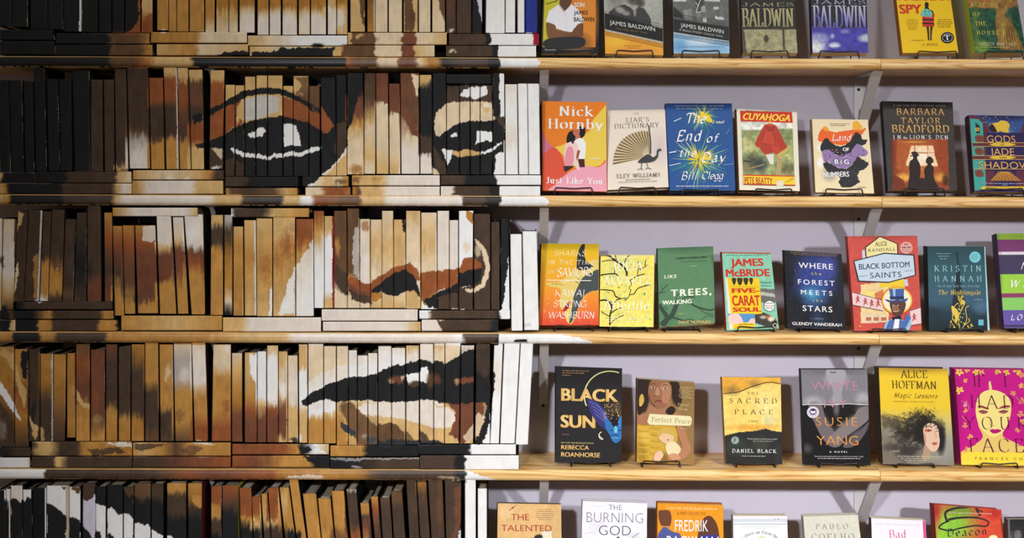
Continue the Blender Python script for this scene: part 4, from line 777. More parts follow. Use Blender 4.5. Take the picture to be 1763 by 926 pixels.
# ------------------------------------------------------------------ the displayed books, shelf by shelf
BKS=[]
def bk(name, quad, label, shelf, st=None, **k):
    yb=k.pop('yb',0.040); t=k.get('t',0.024)         # lean back as far as the foot, resting on the stand's wires, allows
    zf=min(W(*quad[2],yb).z,W(*quad[3],yb).z)-bz(shelf); hgt=abs(quad[3][1]-quad[0][1])*S
    lean=min(k.pop('yt',0.108)-yb, hgt*max(0.02,(zf-0.0046)/t))
    k['yb']=yb; k['yt']=yb+lean
    c=Cover(name,quad,label,group=f'novels displayed on the {PLACE[shelf]} shelf',**k); c.shelf=shelf; c.st=st; BKS.append(c); return c
BLK=(26,26,28); WHT=(240,240,238); CRM=(236,224,196)
# ==== top shelf (cut by the top of the frame)
c=bk('a',[(935,-58),(1032,-58),(1031,92),(931,92)],'black framed novel cover with a man in a white shirt, arms crossed, on orange',0,(957,1020,86),edge=(206,196,172),spine=(22,22,24))
c.bg(BLK).rpoly([(938,-60),(1026,-60),(1025,82),(935,82)],(216,128,44)); c.soft(1010,30,26,70,(222,140,52),.8).soft(995,75,30,24,(120,82,40),.8)
c.rpoly([(938,-60),(968,-60),(964,20),(945,82),(935,82)],(196,190,48)); c.line([(940,8),(957,3),(968,-6)],1.5,(60,58,24)); c.line([(941,-8),(958,1)],1,(70,66,30))
c.soft(975,-12,14,22,(92,62,44),1,.3).soft(972,6,10,14,(86,58,40),1,.3)
c.poly([(962,8),(967,14),(972,21),(980,12),(984,8),(996,18),(1006,38),(994,43),(988,52),(984,56),(971,54),(958,50),(955,43),(940,38),(945,20)],(232,230,236)); c.line([(962,9),(968,18),(972,22)],.8,(120,116,122)); c.line([(972,21),(976,40),(975,54)],.6,(196,194,204))
c.soft(948,52,9,16,(126,84,54),1,.4).soft(966,58,22,8,(132,90,58),1,.4,rot=.2).soft(990,52,14,10,(122,82,52),1,.4,rot=-.3).soft(998,45,8,10,(122,82,50),1,.5).soft(970,66,30,7,(78,60,44),.8)
c.smooth([(941,40),(956,45),(957,53),(966,56),(986,59),(996,62),(984,66),(966,65),(946,67),(942,56)],(124,82,54)); c.smooth([(1003,42),(996,46),(988,50),(984,57),(972,59),(984,63),(1002,64),(1004,54)],(112,74,48)); c.smooth([(944,67),(1002,65),(1000,82),(940,82)],(42,42,44)); c.smooth([(964,-8),(972,-14),(982,-10),(984,2),(980,12),(972,18),(966,10)],(96,64,44))
c.text('SON',989,1006,5,13,WHT,'sans',.02); c.text('NATIVE',979,1018,-9,0,WHT,'sans',.02); c.text('JAMES',988,1012,19,26,BLK,'sans',.015); c.text('BALDWIN',988,1023,30,38,BLK,'sans',.015); c.text('With a new introduction',938,957,84,87.5,(190,190,184)); c.micro(962,1018,86,1.6,(110,108,100))
def bw_photo(c,x0,x1,y0,ymid,slope):
    c.soft((x0+x1)/2,ymid-60,80,90,(150,152,146),.5)
c=bk('b',[(1038,-60),(1140,-60),(1142,95),(1042,92)],'black and white portrait cover above an amber sunset band with slanted black stripe',0,(1061,1124,84),hard=False,edge=(196,180,150),spine=(60,60,58))
c.bg((166,168,160)).soft(1060,-20,20,50,(120,122,116),.8).soft(1120,5,30,24,(176,178,170),.8).soft(1090,-10,20,22,(84,82,78),1,.5).soft(1090,-2,9,5,(52,50,48),1,.5).soft(1092,5,12,6,(96,92,86),.8).soft(1103,6,10,10,(60,58,56),.8)
c.rpoly([(1048,22),(1060,12),(1075,8),(1086,14),(1092,20),(1100,12),(1110,16),(1120,32),(1122,46),(1048,30)],(66,66,66)).soft(1068,18,12,7,(158,156,148),1,.5,rot=.4).soft(1078,24,9,5,(140,138,130),1,.5).soft(1093,22,3,9,(150,148,142),1,.5)
c.noise(.05,.05); c.poly([(1037,22),(1142,50),(1141,72),(1039,50)],(36,38,38))
for k in range(4): c.line([(1037,20+3.2*k),(1142,43+4.2*k)],.8,(40,42,42))
c.rpoly([(1039,53),(1142,76),(1142,97),(1040,95)],(232,164,56)).soft(1060,72,26,12,(240,188,60),.9).soft(1100,88,44,6,(214,142,90),.7)
for k in range(3): c.line([(1039,55+2.6*k),(1142,76.5+2.8*k)],.7,(40,32,24))
c.line([(1039,53.5),(1142,74.5)],.9,(236,196,140)); c.text('JAMES BALDWIN',1050,1128,35,42.5,(226,226,220),slope=.155,shear=.1); c.text('THE FIRE NEXT TIME',1060,1114,48,51,(150,120,84),slope=.15,shear=.1); c.micro(1074,1104,79,.8,(150,108,44)); c.micro(1080,1100,82.5,.8,(150,108,44))
c=bk('c',[(1157,-60),(1253,-60),(1256,92),(1160,92)],'black and white street photograph cover above a pale blue band with slanted black stripe',0,(1174,1239,86),hard=False,edge=(190,176,152),spine=(50,50,50))
c.bg((104,106,104)).rpoly([(1159,-60),(1182,-60),(1182,3),(1159,3)],(206,208,206)).rpoly([(1213,-60),(1241,-60),(1240,3),(1213,4)],(196,198,196)).soft(1204,-4,9,40,(60,60,58),.9).rpoly([(1176,18),(1191,16),(1192,36),(1177,33)],(140,142,138)).rpoly([(1207,12),(1214,11),(1215,22),(1208,22)],(156,158,154)).rpoly([(1229,12),(1238,13),(1236,17),(1229,17)],(196,198,196)).rpoly([(1232,29),(1247,31),(1247,35),(1232,34)],(200,202,200)).rpoly([(1210,31),(1216,31),(1216,39),(1210,38)],(216,218,216)).rpoly([(1200,23),(1208,22),(1209,36),(1200,35)],(124,126,122)).noise(.06,.1)
c.line([(1206,0),(1201,14),(1199,22),(1207,21)],1.6,(190,192,188),True); c.line([(1197,4),(1203,12)],1.2,(196,198,194)); c.rpoly([(1159,12),(1172,22),(1178,33),(1160,30)],(52,52,52))
c.poly([(1157,33),(1256,47),(1255,71),(1158,55)],(40,42,44))
for k in range(4): c.line([(1157,25+3.2*k),(1255,38+3.2*k)],.8,(34,36,38))
c.rpoly([(1158,57),(1256,74),(1256,95),(1159,95)],(150,192,224)).soft(1170,80,16,14,(104,160,208),.8).soft(1205,72,30,8,(206,224,236),.9).soft(1235,86,22,8,(128,176,214),.7)
for k in range(3): c.line([(1158,59.5+2.4*k),(1255,74+2.5*k)],.7,(34,40,48))
c.line([(1158,57),(1255,72)],1,(226,236,240)); c.text('JAMES BALDWIN',1172,1246,40,47,(226,226,222),slope=.16,shear=.1); c.text('IF BEALE STREET COULD TALK',1170,1245,50,53.4,(190,192,190),slope=.155,shear=.1); c.micro(1168,1246,81,.7,(96,130,160))
def dots(c,cols,n,box,seed,r=.5):
    rr=random.Random(seed)
    for _ in range(n):
        x=rr.uniform(box[0],box[2]);y=rr.uniform(box[1],box[3]); w_=rr.uniform(.4,1)*r
        c.poly([(x-w_,y),(x,y-w_),(x+w_,y),(x,y+w_)],rr.choice(cols)); c.lay-=1
    c.lay+=1
c=bk('d',[(1273,-62),(1366,-62),(1373,91),(1279,91)],'black novel cover with tall sage lettering above a grainy sepia picture',0,(1293,1357,87),hard=False,edge=(196,184,166),spine=(48,40,36))
c.bg((38,36,36)).rpoly([(1280,52),(1370,52),(1374,92),(1286,92)],(158,154,118)).rpoly([(1276,40),(1281,52),(1286,92),(1275,92)],(86,70,60)).rpoly([(1346,50),(1350,50),(1352,86),(1348,84)],(76,64,56)).soft(1319,67,5,8,(74,66,54),1,.3); c.noise(.1,.12); c.rpoly([(1278,46),(1368,46),(1368,52),(1278,52)],(60,52,46))
for y0,y1,n in ((66,88,60),): dots(c,[(96,88,66),(70,64,50),(186,182,146)],110,(1288,56,1370,89),5,.9)
c.text('JAMES',1279,1366,5.5,11.5,(170,166,124),'serif',nib=.4,wide=True); c.text('BALDWIN',1279,1366,16,46,lambda t:(150+30*t,146+24*t,108+16*t),'serif',nib=.16)
c=bk('e',[(1394,-62),(1490,-62),(1495,91),(1399,91)],'dark novel cover with tall violet lettering above a violet picture of hands',0,(1411,1478,87),hard=False,edge=(206,186,160),spine=(30,26,60))
c.bg((40,40,46)).rpoly([(1397,49),(1494,49),(1496,93),(1398,93)],(72,66,164)).soft(1405,80,24,24,(216,220,224),1,.7).soft(1412,66,22,12,(160,164,206),.8).soft(1490,66,16,9,(206,210,222),.9).soft(1437,78,13,6,(208,210,226),1,.5).soft(1433,63,5,6,(176,178,214),.9).soft(1455,55,10,5,(150,150,206),.8).noise(.04,.1)
c.line([(1432,76),(1444,76),(1452,81)],.7,(90,90,170)); c.line([(1434,81),(1447,82)],.7,(90,90,170)); c.line([(1412,76),(1420,71),(1424,80)],.9,(80,80,150))
c.text('JAMES',1401,1490,1.5,8,(176,176,200),'serif',nib=.4,wide=True); c.text('BALDWIN',1401,1491,11,48,lambda t:(104+100*max(0,t-.6)*2.2,100+100*max(0,t-.6)*2.2,186+20*t),'serif',nib=.13)
c=bk('f',[(1536,-64),(1628,-64),(1650,91),(1554,91)],'bright yellow novel cover with red lettering and a striped dress figure seen from behind',0,(1580,1648,84),hard=False,edge=(176,156,148),spine=(150,90,20))
Y_=(238,196,32); c.bg(Y_); c.text('AMERICAN',1547,1635,-11,1.5,(206,62,40),'sans',.05); c.text('SPY',1549,1588,8,24,(206,62,40),'sans',.055)
c.ell(1595.5,9,3.6,4.6,(40,30,28)); c.poly([(1593,12),(1598,12),(1600,17),(1606,20),(1609,26),(1608,33),(1600,30),(1590,31),(1586,27),(1590,19)],(44,34,32)); c.smooth([(1588,20),(1593,16),(1600,18),(1606,24),(1607,32),(1598,30),(1588,29),(1585,26)],(110,196,178)); dots(c,[(40,60,60)],16,(1589,19,1604,29),3,.9)
c.poly([(1605,22),(1609,27),(1608,34),(1604,31)],(200,60,50)); c.poly([(1588,29),(1607,31),(1609,46),(1588.5,47)],(206,60,52))
for y in (33,39.5): c.poly([(1588,y),(1608,y+1),(1608.4,y+3.6),(1588,y+2.8)],(52,36,44))
c.poly([(1595,46),(1599,46),(1600,60),(1600,70),(1597.5,70),(1597,60)],(62,44,36)); c.poly([(1601.5,46),(1606,46),(1604,60),(1604,70),(1601.5,70),(1601.5,58)],(62,44,36)); c.soft(1580,70,16,1.4,(160,124,20),.9)
for k in range(6): c.micro(1560+abs(k-1.5)*1.2,1581-abs(k-1.5),35+k*3.2,.7,(130,104,28)); 
for k in range(5): c.micro(1613+abs(k-2),1640-abs(k-2)*1.5,34.5+k*3.2,.7,(130,104,28))
c.ell(1631,65.5,11.2,9.6,(30,32,52)); c.ell(1631,65.5,8.6,7.2,(236,226,190)); c.ell(1631,65.5,8,6.6,(28,30,50)); c.text('T',1627,1635,61.5,69.5,WHT,'serif',nib=.34); c.text('A NOVEL',1588,1615,75,79,(150,104,30),'serif',nib=.2,shear=0)
c=bk('g',[(1656,-64),(1740,-64),(1767,91),(1679,91)],'green fantasy novel cover with a willow like woman, rightmost on top shelf',0,(1696,1761,85),hard=False,edge=(190,180,160),spine=(176,186,48),t=.034)
c.bg((44,82,60)).rpoly([(1660,-64),(1745,-64),(1752,14),(1668,15)],(150,104,56)).soft(1725,0,18,34,(160,128,66),1,.5).rpoly([(1718,0),(1733,0),(1730,28),(1745,45),(1757,72),(1763,86),(1722,86),(1716,60),(1714,40)],(150,112,58)).soft(1727,50,6,30,(176,164,74),.8).soft(1740,60,10,24,(124,86,44),.8).soft(1690,80,20,14,(116,146,54),.9).soft(1680,40,8,50,(96,124,56),.7).soft(1748,26,8,20,(38,70,56),.9).noise(.08,.2)
for i in range(16): c.line([(1722+i*1.2,30),(1718+i*2.6,84)],.5,(110,80,40) if i%2 else (184,156,84))
for st,x0,x1,y0,y1 in (('KEEPERS',1672,1717,6,12),('OF',1675,1688,23,29),('THE',1679,1698,38,45),('HOUSE',1682,1720,54,60.5)): c.text(st,x0,x1,y0,y1,(212,200,96),'serif',nib=.22)
c.text('SHIRLEY ANN GRAU',1686,1750,74,79,(206,200,160),'serif',nib=.2); c.micro(1688,1738,82,1,(190,190,110))
# ==== second shelf
c=bk('h',[(933,174),(1044,176),(1045,330),(934,328)],'orange, yellow and pink novel cover with an embracing couple drawn in flat colours',1,(955,1020,323),edge=(120,60,60),spine=(196,92,28),yt=.068,t=.022)
c.bg((232,128,38)); c.smooth([(1044,180),(1030,196),(1020,208),(1014,226),(985,240),(968,250),(955,255),(970,268),(974,286),(1000,288),(1030,286),(1041,276),(1046,270),(1046,182)],(236,204,84)); c.smooth([(934,228),(942,244),(952,254),(945,262),(934,276)],(204,112,140))
c.smooth([(932,276),(945,258),(953,254),(962,260),(971,278),(976,295),(975,312),(960,332),(932,332)],(222,88,64)); c.smooth([(1046,272),(1042,280),(1030,288),(1010,286),(985,294),(970,304),(958,316),(948,332),(1046,334)],(238,166,184))
c.smooth([(978,230),(986,225),(994,226),(1000,234),(996,242),(990,243),(988,250),(991,258),(976,246)],BLK); c.rpoly([(0,0)],BLK); c.smooth([(996,220),(1006,219),(1008,226),(1006,234),(998,238)],BLK); c.smooth([(986,228),(992,222),(998,224),(997,231),(991,235)],(196,112,88)); c.poly([(991,232),(998,232),(1000,240),(990,242)],(196,112,88))
c.smooth([(990,242),(1000,238),(1008,246),(1008,262),(1006,274),(995,275),(994,260),(988,250)],WHT); c.smooth([(973,252),(984,244),(992,246),(996,258),(993,272),(998,290),(994,292),(986,282),(972,284)],(240,208,206)); c.smooth([(976,256),(985,254),(988,266),(985,285),(972,286)],(230,150,160)); c.poly([(994,259),(999,259),(996,272),(993,276),(992,270)],(170,84,62)); c.poly([(995,274),(1006,274),(1007,288),(998,288)],(70,36,44)); c.poly([(970,286),(990,286),(978,294),(972,296)],(70,36,44)); c.ell(986,245,2,3,(60,36,36))
c.text('Nick',963,1020,183,199,WHT,'serif',nib=.3); c.text('Hornby',944,1037,205,221,WHT,'serif',nib=.3); c.text('Just Like You',941,1037,305,315.5,WHT,'serif',nib=.28); c.text('A Novel',1015,1032,271,274.5,WHT,'serif',nib=.22); c.micro(958,1020,320.5,1,(250,206,210))
c=bk('i',[(1045,190),(1145,188),(1151,322),(1046,327)],'pale cream novel cover with a peacock whose tail is a fanned open book',1,(1066,1129,322),edge=(120,118,114),spine=(206,196,180))
c.bg((232,220,204)).soft(1135,255,22,40,(206,188,190),.8,.9)
c.text('THE',1091,1100,194.5,197.5,(60,52,50),'serif',nib=.2); c.text("LIAR'S",1078,1117,203,211,(64,54,50),'serif',nib=.2); c.text('DICTIONARY',1058,1134,214,222,(64,54,50),'serif',nib=.2,slope=-.035)
hx,hy=1119,271
for i in range(17):
    a=math.radians(2+i*5.2); R=64-0.28*abs(i-6)**1.6 if i>6 else 64
    ex,ey=hx-R*math.cos(a),hy+13-i*.5-R*math.sin(a)*.92; l=math.hypot(ex-hx,ey-hy); nx_,ny_=-(ey-hy)/l,(ex-hx)/l
    k_=2.3-0.02*i
    c.poly([(hx-3*math.cos(a),hy-2*math.sin(a)),(ex+nx_*k_,ey+ny_*k_),(ex-nx_*k_,ey-ny_*k_)],(84,64,46)); c.poly([(hx-3*math.cos(a),hy-2*math.sin(a)),(ex+nx_*k_,ey+ny_*k_),(ex+nx_*k_*.1,ey+ny_*k_*.1)],(206,182,134)); c.line([(hx-2,hy),(ex-nx_*k_,ey-ny_*k_)],.7,(226,208,168))
c.soft(1106,243,16,22,(120,96,70),.45,.9)
c.line([(1117,217),(1120,245),(1120,266)],2.2,(74,82,78)); c.smooth([(1098,280),(1112,268),(1119,268),(1124,272),(1130,268),(1131,261),(1135,257),(1139,260),(1134,262),(1132,272),(1124,279),(1110,281)],(62,64,66)); c.line([(1105,281),(1104,291),(1098,293)],1,(80,80,80)); c.line([(1113,280),(1116,290),(1121,292)],1,(80,80,80)); c.line([(1104,291),(1107,294)],.9,(80,80,80)); c.line([(1116,290),(1111,292)],.9,(80,80,80))
c.text('ELEY WILLIAMS',1062,1136,301,307.5,(64,54,50),'serif',nib=.2,slope=-.04); c.micro(1077,1120,310.5,.9,(120,110,100)); c.micro(1065,1133,314.5,.8,(130,120,110))
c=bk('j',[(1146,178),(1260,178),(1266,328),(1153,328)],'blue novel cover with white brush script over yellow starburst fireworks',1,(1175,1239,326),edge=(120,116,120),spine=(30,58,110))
c.bg((44,86,148)).soft(1206,180,70,14,(28,56,106),.8,.9).soft(1207,278,44,34,(60,140,140),.7,.9).soft(1206,206,30,22,(60,136,140),.7,.9)  # first soft spot paints the shelf board's shadow across the cover top
rr=random.Random(4)
for cx,cy,n,R,lo in ((1203,276,110,54,8),(1210,202,64,34,5)):
    for i in range(n):
        a=rr.uniform(0,6.283); inner=i>n*.5; r0=rr.uniform(1,lo) if inner else rr.uniform(lo,R*.5); r1=rr.uniform(.25,.55)*R if inner else rr.uniform(.55,1)*R
        col=rr.choice([(236,200,44),(240,214,70),(226,176,40),(206,204,70),(160,196,80)]) if inner else rr.choice([(80,160,130),(120,186,110),(60,140,150),(176,206,150),(150,196,200)])
        c.line([(cx+r0*math.cos(a),cy+r0*math.sin(a)),(cx+r1*math.cos(a)*1.05,cy+r1*math.sin(a))],rr.uniform(1.6,3.4) if inner else rr.uniform(.6,1.7),col,taper=.75)
        c.lay-=.8
c.lay=int(c.lay)+2; c.smooth([(1205,192),(1214,196),(1224,204),(1226,212),(1217,209),(1208,202)],(240,210,56))
c.line([(1160,210),(1173,204)],1.6,(200,220,226)); c.line([(1152,264),(1164,262)],1.8,(226,232,236)); c.line([(1152,286),(1172,282)],1.2,(206,222,230)); c.line([(1250,232),(1262,216)],1,(120,160,190)); c.line([(1245,285),(1264,283)],.7,(150,190,200))
hd=dict(font='hand',nib=.22,shear=-.25)
c.text('The',1179,1214,196,213,WHT,**hd); c.text('a novel',1226,1246,208,213.5,WHT,'hand',nib=.2,shear=-.2); c.text('End',1164,1206,226,244,WHT,**hd); c.text('of',1216,1234,232,246,WHT,**hd); c.text('the',1169,1197,258,271,WHT,**hd); c.text('Day',1207,1247,264,280,WHT,**hd); c.text('Bill',1172,1199,297,310,WHT,'hand',nib=.18,shear=-.25); c.text('Clegg',1207,1244,297,309,WHT,'hand',nib=.18,shear=-.25)
c.text('"DOROTHIES IN LOVE, SINGED IN DETAIL" - MARY BETH KEANE',1161,1246,182,184,(190,200,214)); c.text('NEW YORK TIMES BESTSELLING AUTHOR OF ASK AGAIN, YES',1164,1243,187,189,(176,190,208)); c.text('NEW YORK TIMES BESTSELLING AUTHOR OF DID YOU EVER HAVE A FAMILY',1164,1254,320,322.3,WHT,'sans',.01)
c=bk('k',[(1268,187),(1372,193),(1377,329),(1273,327)],'cream bordered novel cover with a red coated figure in a painted landscape',1,(1300,1364,325),edge=(50,66,54),spine=(120,84,50))
c.bg((150,160,108)).rpoly([(1276,210),(1364,210),(1368,301),(1278,301)],(150,160,108)).rpoly([(1276,210),(1364,210),(1365,222),(1276,225)],(222,222,210)).soft(1350,235,20,14,(126,140,92),.8).soft(1290,250,18,18,(196,190,128),.8).soft(1355,265,14,14,(186,192,118),.8).soft(1295,280,22,20,(84,90,72),.9).soft(1310,285,14,16,(60,72,74),.9).soft(1283,288,10,10,(150,128,84),.9).soft(1355,290,16,12,(104,96,62),.8).noise(.06,.16)
for P in ([(1260,180),(1385,180),(1385,192),(1260,190)],[(1260,180),(1274,180),(1280,335),(1260,335)],[(1363,180),(1385,180),(1385,340),(1370,340)],[(1260,319),(1385,321),(1385,340),(1260,340)]): c.rpoly(P,(232,226,204))
c.poly([(1274,191),(1363,193),(1365,212),(1275,209)],(206,52,42)); c.text('CUYAHOGA',1278,1360,194,206,(246,222,70),'sans',.035,shear=-.25)
c.smooth([(1316,216),(1326,214),(1336,217),(1343,230),(1350,250),(1352,256),(1338,268),(1330,262),(1320,268),(1309,258),(1302,244),(1308,230)],(196,72,52)); c.smooth([(1333,220),(1341,226),(1350,244),(1356,256),(1348,262),(1340,250),(1334,236)],(178,62,46)); c.smooth([(1312,222),(1306,236),(1300,248),(1306,254),(1312,244),(1316,230)],(178,62,46)); c.smooth([(1318,216),(1326,219),(1335,216),(1332,224),(1326,227),(1319,223)],(160,54,42)); c.line([(1312,248),(1338,252)],.8,(120,40,34)); [c.line([(1310+2.2*q,246+q),(1312+2.4*q,264)],.6,(140,48,40)) for q in range(9)]; c.line([(1330,222),(1336,250)],.9,(140,50,40)); c.line([(1318,222),(1312,242)],.8,(150,56,44)); c.poly([(1318,267),(1332,266),(1332,284),(1326,284)],(226,222,206)); c.poly([(1336,268),(1356,254),(1358,260),(1340,274)],(200,176,96)); c.poly([(1338,274),(1348,270),(1342,312),(1334,308)],(196,180,128))
for i in range(5): c.line([(1339+i*2,273),(1334+i*1.8,306)],.5,(110,90,60))
c.line([(1290,291),(1316,284)],1.4,(190,160,96)); c.line([(1280,277),(1296,280)],1.2,(70,56,40)); c.ell(1326,212,5,2.4,(226,190,120))
c.poly([(1279,301),(1368,303),(1369,320),(1280,318)],(206,60,42)); c.poly([(1279.5,303),(1368,305),(1369,318.5),(1280,316.5)],(242,204,60)); c.text('PETE BEATTY',1282,1330,305,316,(176,52,36),'sans',.03); c.text('A NOVEL',1353,1366,312,316,(70,60,40),slope=-.5); c.poly([(1336,313),(1348,311),(1349,320),(1337,322)],(228,222,200))
c=bk('l',[(1398,205),(1494,206),(1505,333),(1404,331)],'cream paperback with an orange, black and violet mountain shape under white lettering',1,(1421,1485,325),hard=False,edge=(190,176,160),spine=(150,130,104))
c.bg((240,222,180)); O1=(236,106,44)
c.rag([(1412,226),(1420,218),(1426,224),(1438,228),(1450,226),(1462,224),(1474,222),(1484,224),(1491,220),(1486,230),(1474,236),(1466,242),(1458,248),(1445,250),(1430,246),(1420,244),(1411,244),(1408,234)],O1); c.rag([(1468,212),(1475,208),(1482,214),(1484,222),(1470,224)],(240,178,52)); c.rag([(1416,222),(1420,218),(1427,222),(1424,226)],(240,160,52))
c.rag([(1414,248),(1422,238),(1428,242),(1434,248),(1446,252),(1458,248),(1466,240),(1470,232),(1475,228),(1482,232),(1486,240),(1493,240),(1490,248),(1480,252),(1470,258),(1462,266),(1448,270),(1434,264),(1424,260),(1414,260)],(40,40,42))
c.rag([(1415,262),(1424,258),(1434,264),(1448,269),(1462,264),(1470,254),(1476,248),(1484,252),(1494,262),(1488,270),(1476,270),(1470,280),(1458,290),(1442,288),(1428,280),(1418,278)],(150,124,176)); dots(c,[(214,120,140),(226,176,190),(96,80,140),(90,110,180),(60,50,90)],230,(1417,257,1490,284),9,1.1)
c.rag([(1418,282),(1428,280),(1442,289),(1458,290),(1470,280),(1476,270),(1484,274),(1496,282),(1490,290),(1480,296),(1476,304),(1480,312),(1474,318),(1462,322),(1450,322),(1444,314),(1446,306),(1436,300),(1424,296)],(44,44,46)); dots(c,[(96,96,96),(140,136,130)],60,(1446,288,1478,318),2,.7); c.soft(1428,300,16,16,(150,150,146),.9,.8); c.soft(1412,255,6,8,(250,246,240),1); c.soft(1412,280,7,12,(250,246,240),1)
c.text('Land',1432,1465,231,242,WHT,'hand',nib=.2,shear=-.2); c.text('OF',1451,1462,254,260,WHT,'sans',.04); c.text('BiG',1436,1463,273,283,(90,76,130),'sans',.09); c.text('BiG',1437,1462,274,282.5,WHT,'sans',.03); c.text('NUMBERS',1417,1462,296,305,WHT,'sans',.03,slope=-.02); c.micro(1428,1462,213,.8,(120,104,84)); c.micro(1430,1455,216,.8,(120,104,84)); c.text('CHEN',1477,1491,321,324,(96,80,66),'sans',slope=.02)
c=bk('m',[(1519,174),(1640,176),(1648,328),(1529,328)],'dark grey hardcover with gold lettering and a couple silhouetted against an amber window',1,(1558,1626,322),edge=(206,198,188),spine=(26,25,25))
c.bg((66,62,60)).soft(1580,176,80,16,(30,28,28),.9,.6).soft(1590,300,60,60,(60,48,44),.6).rpoly([(1536,240),(1632,240),(1634,326),(1538,326)],(150,72,40)).soft(1585,275,50,40,(206,120,60),.8).rpoly([(1558,252),(1612,252),(1616,286),(1560,286)],(246,214,170)).soft(1586,270,22,16,(255,240,220),.9).rpoly([(1574,252),(1576,252),(1577,288),(1575,288)],(206,140,90)).rpoly([(1596,252),(1598,252),(1599,288),(1597,288)],(206,140,90)).rpoly([(1558,264),(1614,262),(1614,264),(1558,266)],(206,140,90)).rpoly([(1545,240),(1570,248),(1562,276),(1552,292),(1545,292)],(176,92,48)).rpoly([(1606,246),(1628,240),(1630,300),(1616,290),(1610,270)],(156,72,38)).soft(1556,306,18,10,(236,176,76),.9).soft(1620,306,16,10,(236,176,76),.8).rpoly([(1538,300),(1556,310),(1560,328),(1536,328)],(120,56,36)).soft(1575,245,28,2.4,(206,150,70),.9).soft(1628,310,8,14,(60,36,30),.8).soft(1538,270,6,40,(110,50,34),.7).noise(.03,.06)  # near-black soft tone at the top is the board's shadow, painted in
sil=(50,40,38)
c.smooth([(1569,263),(1572,262),(1577,262),(1581,266),(1579,272),(1580,276),(1584,284),(1585,298),(1582,312),(1582,326),(1564,326),(1566,300),(1565,286),(1567,278),(1572,274),(1571,268)],sil); c.poly([(1567,268),(1583,267),(1583,269),(1567,270)],sil)
c.smooth([(1595,274),(1600,270),(1606,274),(1607,280),(1603,283),(1608,290),(1607,300),(1610,312),(1616,326),(1590,326),(1592,306),(1591,292),(1597,284),(1594,280)],sil); c.poly([(1582,306),(1594,308),(1592,326),(1580,326)],sil)
gold=lambda t:(206+30*t,160+30*t,84+30*t)
c.text('BARBARA',1544,1625,187,198,gold,'serif',nib=.2,slope=.004); c.text('TAYLOR',1552,1618,203,213,gold,'serif',nib=.2); c.text('BRADFORD',1536,1634,216,228.5,gold,'serif',nib=.22); c.text('IN',1538,1551,233.5,240,WHT,'serif',nib=.22); c.text('the',1555,1562,236,240,WHT,'serif',nib=.22); c.text("LION'S DEN",1566,1632,233.5,240,WHT,'serif',nib=.22); c.text('#1 NEW YORK TIMES BESTSELLING AUTHOR',1538,1627,180.5,183,(176,170,160),'serif',nib=.22)
c=bk('n',[(1668,198),(1790,200),(1800,331),(1678,330)],'indigo and teal art deco novel cover with gold lettering and a golden profile',1,(1696,1762,324),hard=False,edge=(170,160,150),spine=(60,34,44),t=.03)
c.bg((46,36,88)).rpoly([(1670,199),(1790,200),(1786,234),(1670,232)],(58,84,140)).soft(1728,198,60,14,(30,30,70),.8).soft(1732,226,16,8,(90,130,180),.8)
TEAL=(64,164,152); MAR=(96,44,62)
for sx in (0,1):
    f=(lambda x:x) if not sx else (lambda x:3459-x+2)
    c.poly([(f(1668),198),(f(1690),202),(f(1700),214),(f(1704),230),(f(1712),236),(f(1712),320),(f(1676),330)],MAR); c.poly([(f(1670),204),(f(1684),205),(f(1692),212),(f(1693),240),(f(1698),326),(f(1678),328)],TEAL); c.poly([(f(1679),211),(f(1686),216),(f(1687),230),(f(1681),230)],(52,40,46)); c.ell(f(1682.5),223,3.4,3.2,(226,180,60)); c.ell(f(1682.5),223,1.6,1.5,(120,40,40))
    for y in (234,256,294): c.smooth([(f(1679),y),(f(1691),y),(f(1693),y+10),(f(1681),y+10)],(126,72,56)); dots(c,[(80,44,40)],14,(min(f(1681),f(1691)),y+1,max(f(1681),f(1691)),y+9),int(y),1)
c.smooth([(1702,220),(1708,213),(1718,211),(1722,208),(1728,208),(1734,210),(1738,216),(1736,224),(1737,229),(1728,228),(1722,226),(1718,228),(1710,228)],(222,186,66)); c.smooth([(1702,220),(1708,214),(1714,222),(1716,228),(1708,227)],(40,30,40)); dots(c,[WHT],18,(1690,200,1762,226),6,.8)
for y0,y1 in ((232,246),(256,268),(277,292)): c.poly([(1698,y0-3),(1762,y0-3),(1763,y1+2),(1700,y1+2)],(44,34,84))
for y in (249.5,272):
    c.poly([(1674,y-3),(1790,y-3),(1790,y+3),(1675,y+3)],MAR); c.line([(1674,y-3.2),(1790,y-3.2)],.8,(222,180,80)); c.line([(1675,y+3.2),(1790,y+3.2)],.8,(222,180,80)); c.poly([(1702,y),(1712,y-2.6),(1738,y-2.6),(1750,y),(1738,y+2.6),(1712,y+2.6)],(226,190,64))
c.line([(1676,291.5),(1790,292)],.8,(222,180,80)); GO=(228,174,84)
c.text('GODS',1699,1748,233,246,GO,'sans',-.004); c.text('OF',1722,1729,248,251.5,(60,40,30)); c.text('JADE',1705,1746,255,268,GO,'sans',-.004); c.text('AND',1720,1733,270.5,274,(60,40,30)); c.text('SHADOW',1685,1775,278,290.5,GO,'sans',-.004)
c.poly([(1704,312),(1718,296),(1738,296),(1758,312)],(160,104,50))
for i in range(8): c.line([(1724+i*1.2,296),(1706+i*7,312)],.8,(214,160,70))
c.micro(1688,1762,316,1,(170,170,200)); c.micro(1725,1735,319,.8,(170,170,200)); c.poly([(1686,324),(1692,321.5),(1770,321.5),(1770,327),(1692,327)],(224,190,60)); c.text('SILVIA MORENO-GARCIA',1696,1778,322.5,325.8,(50,40,30))
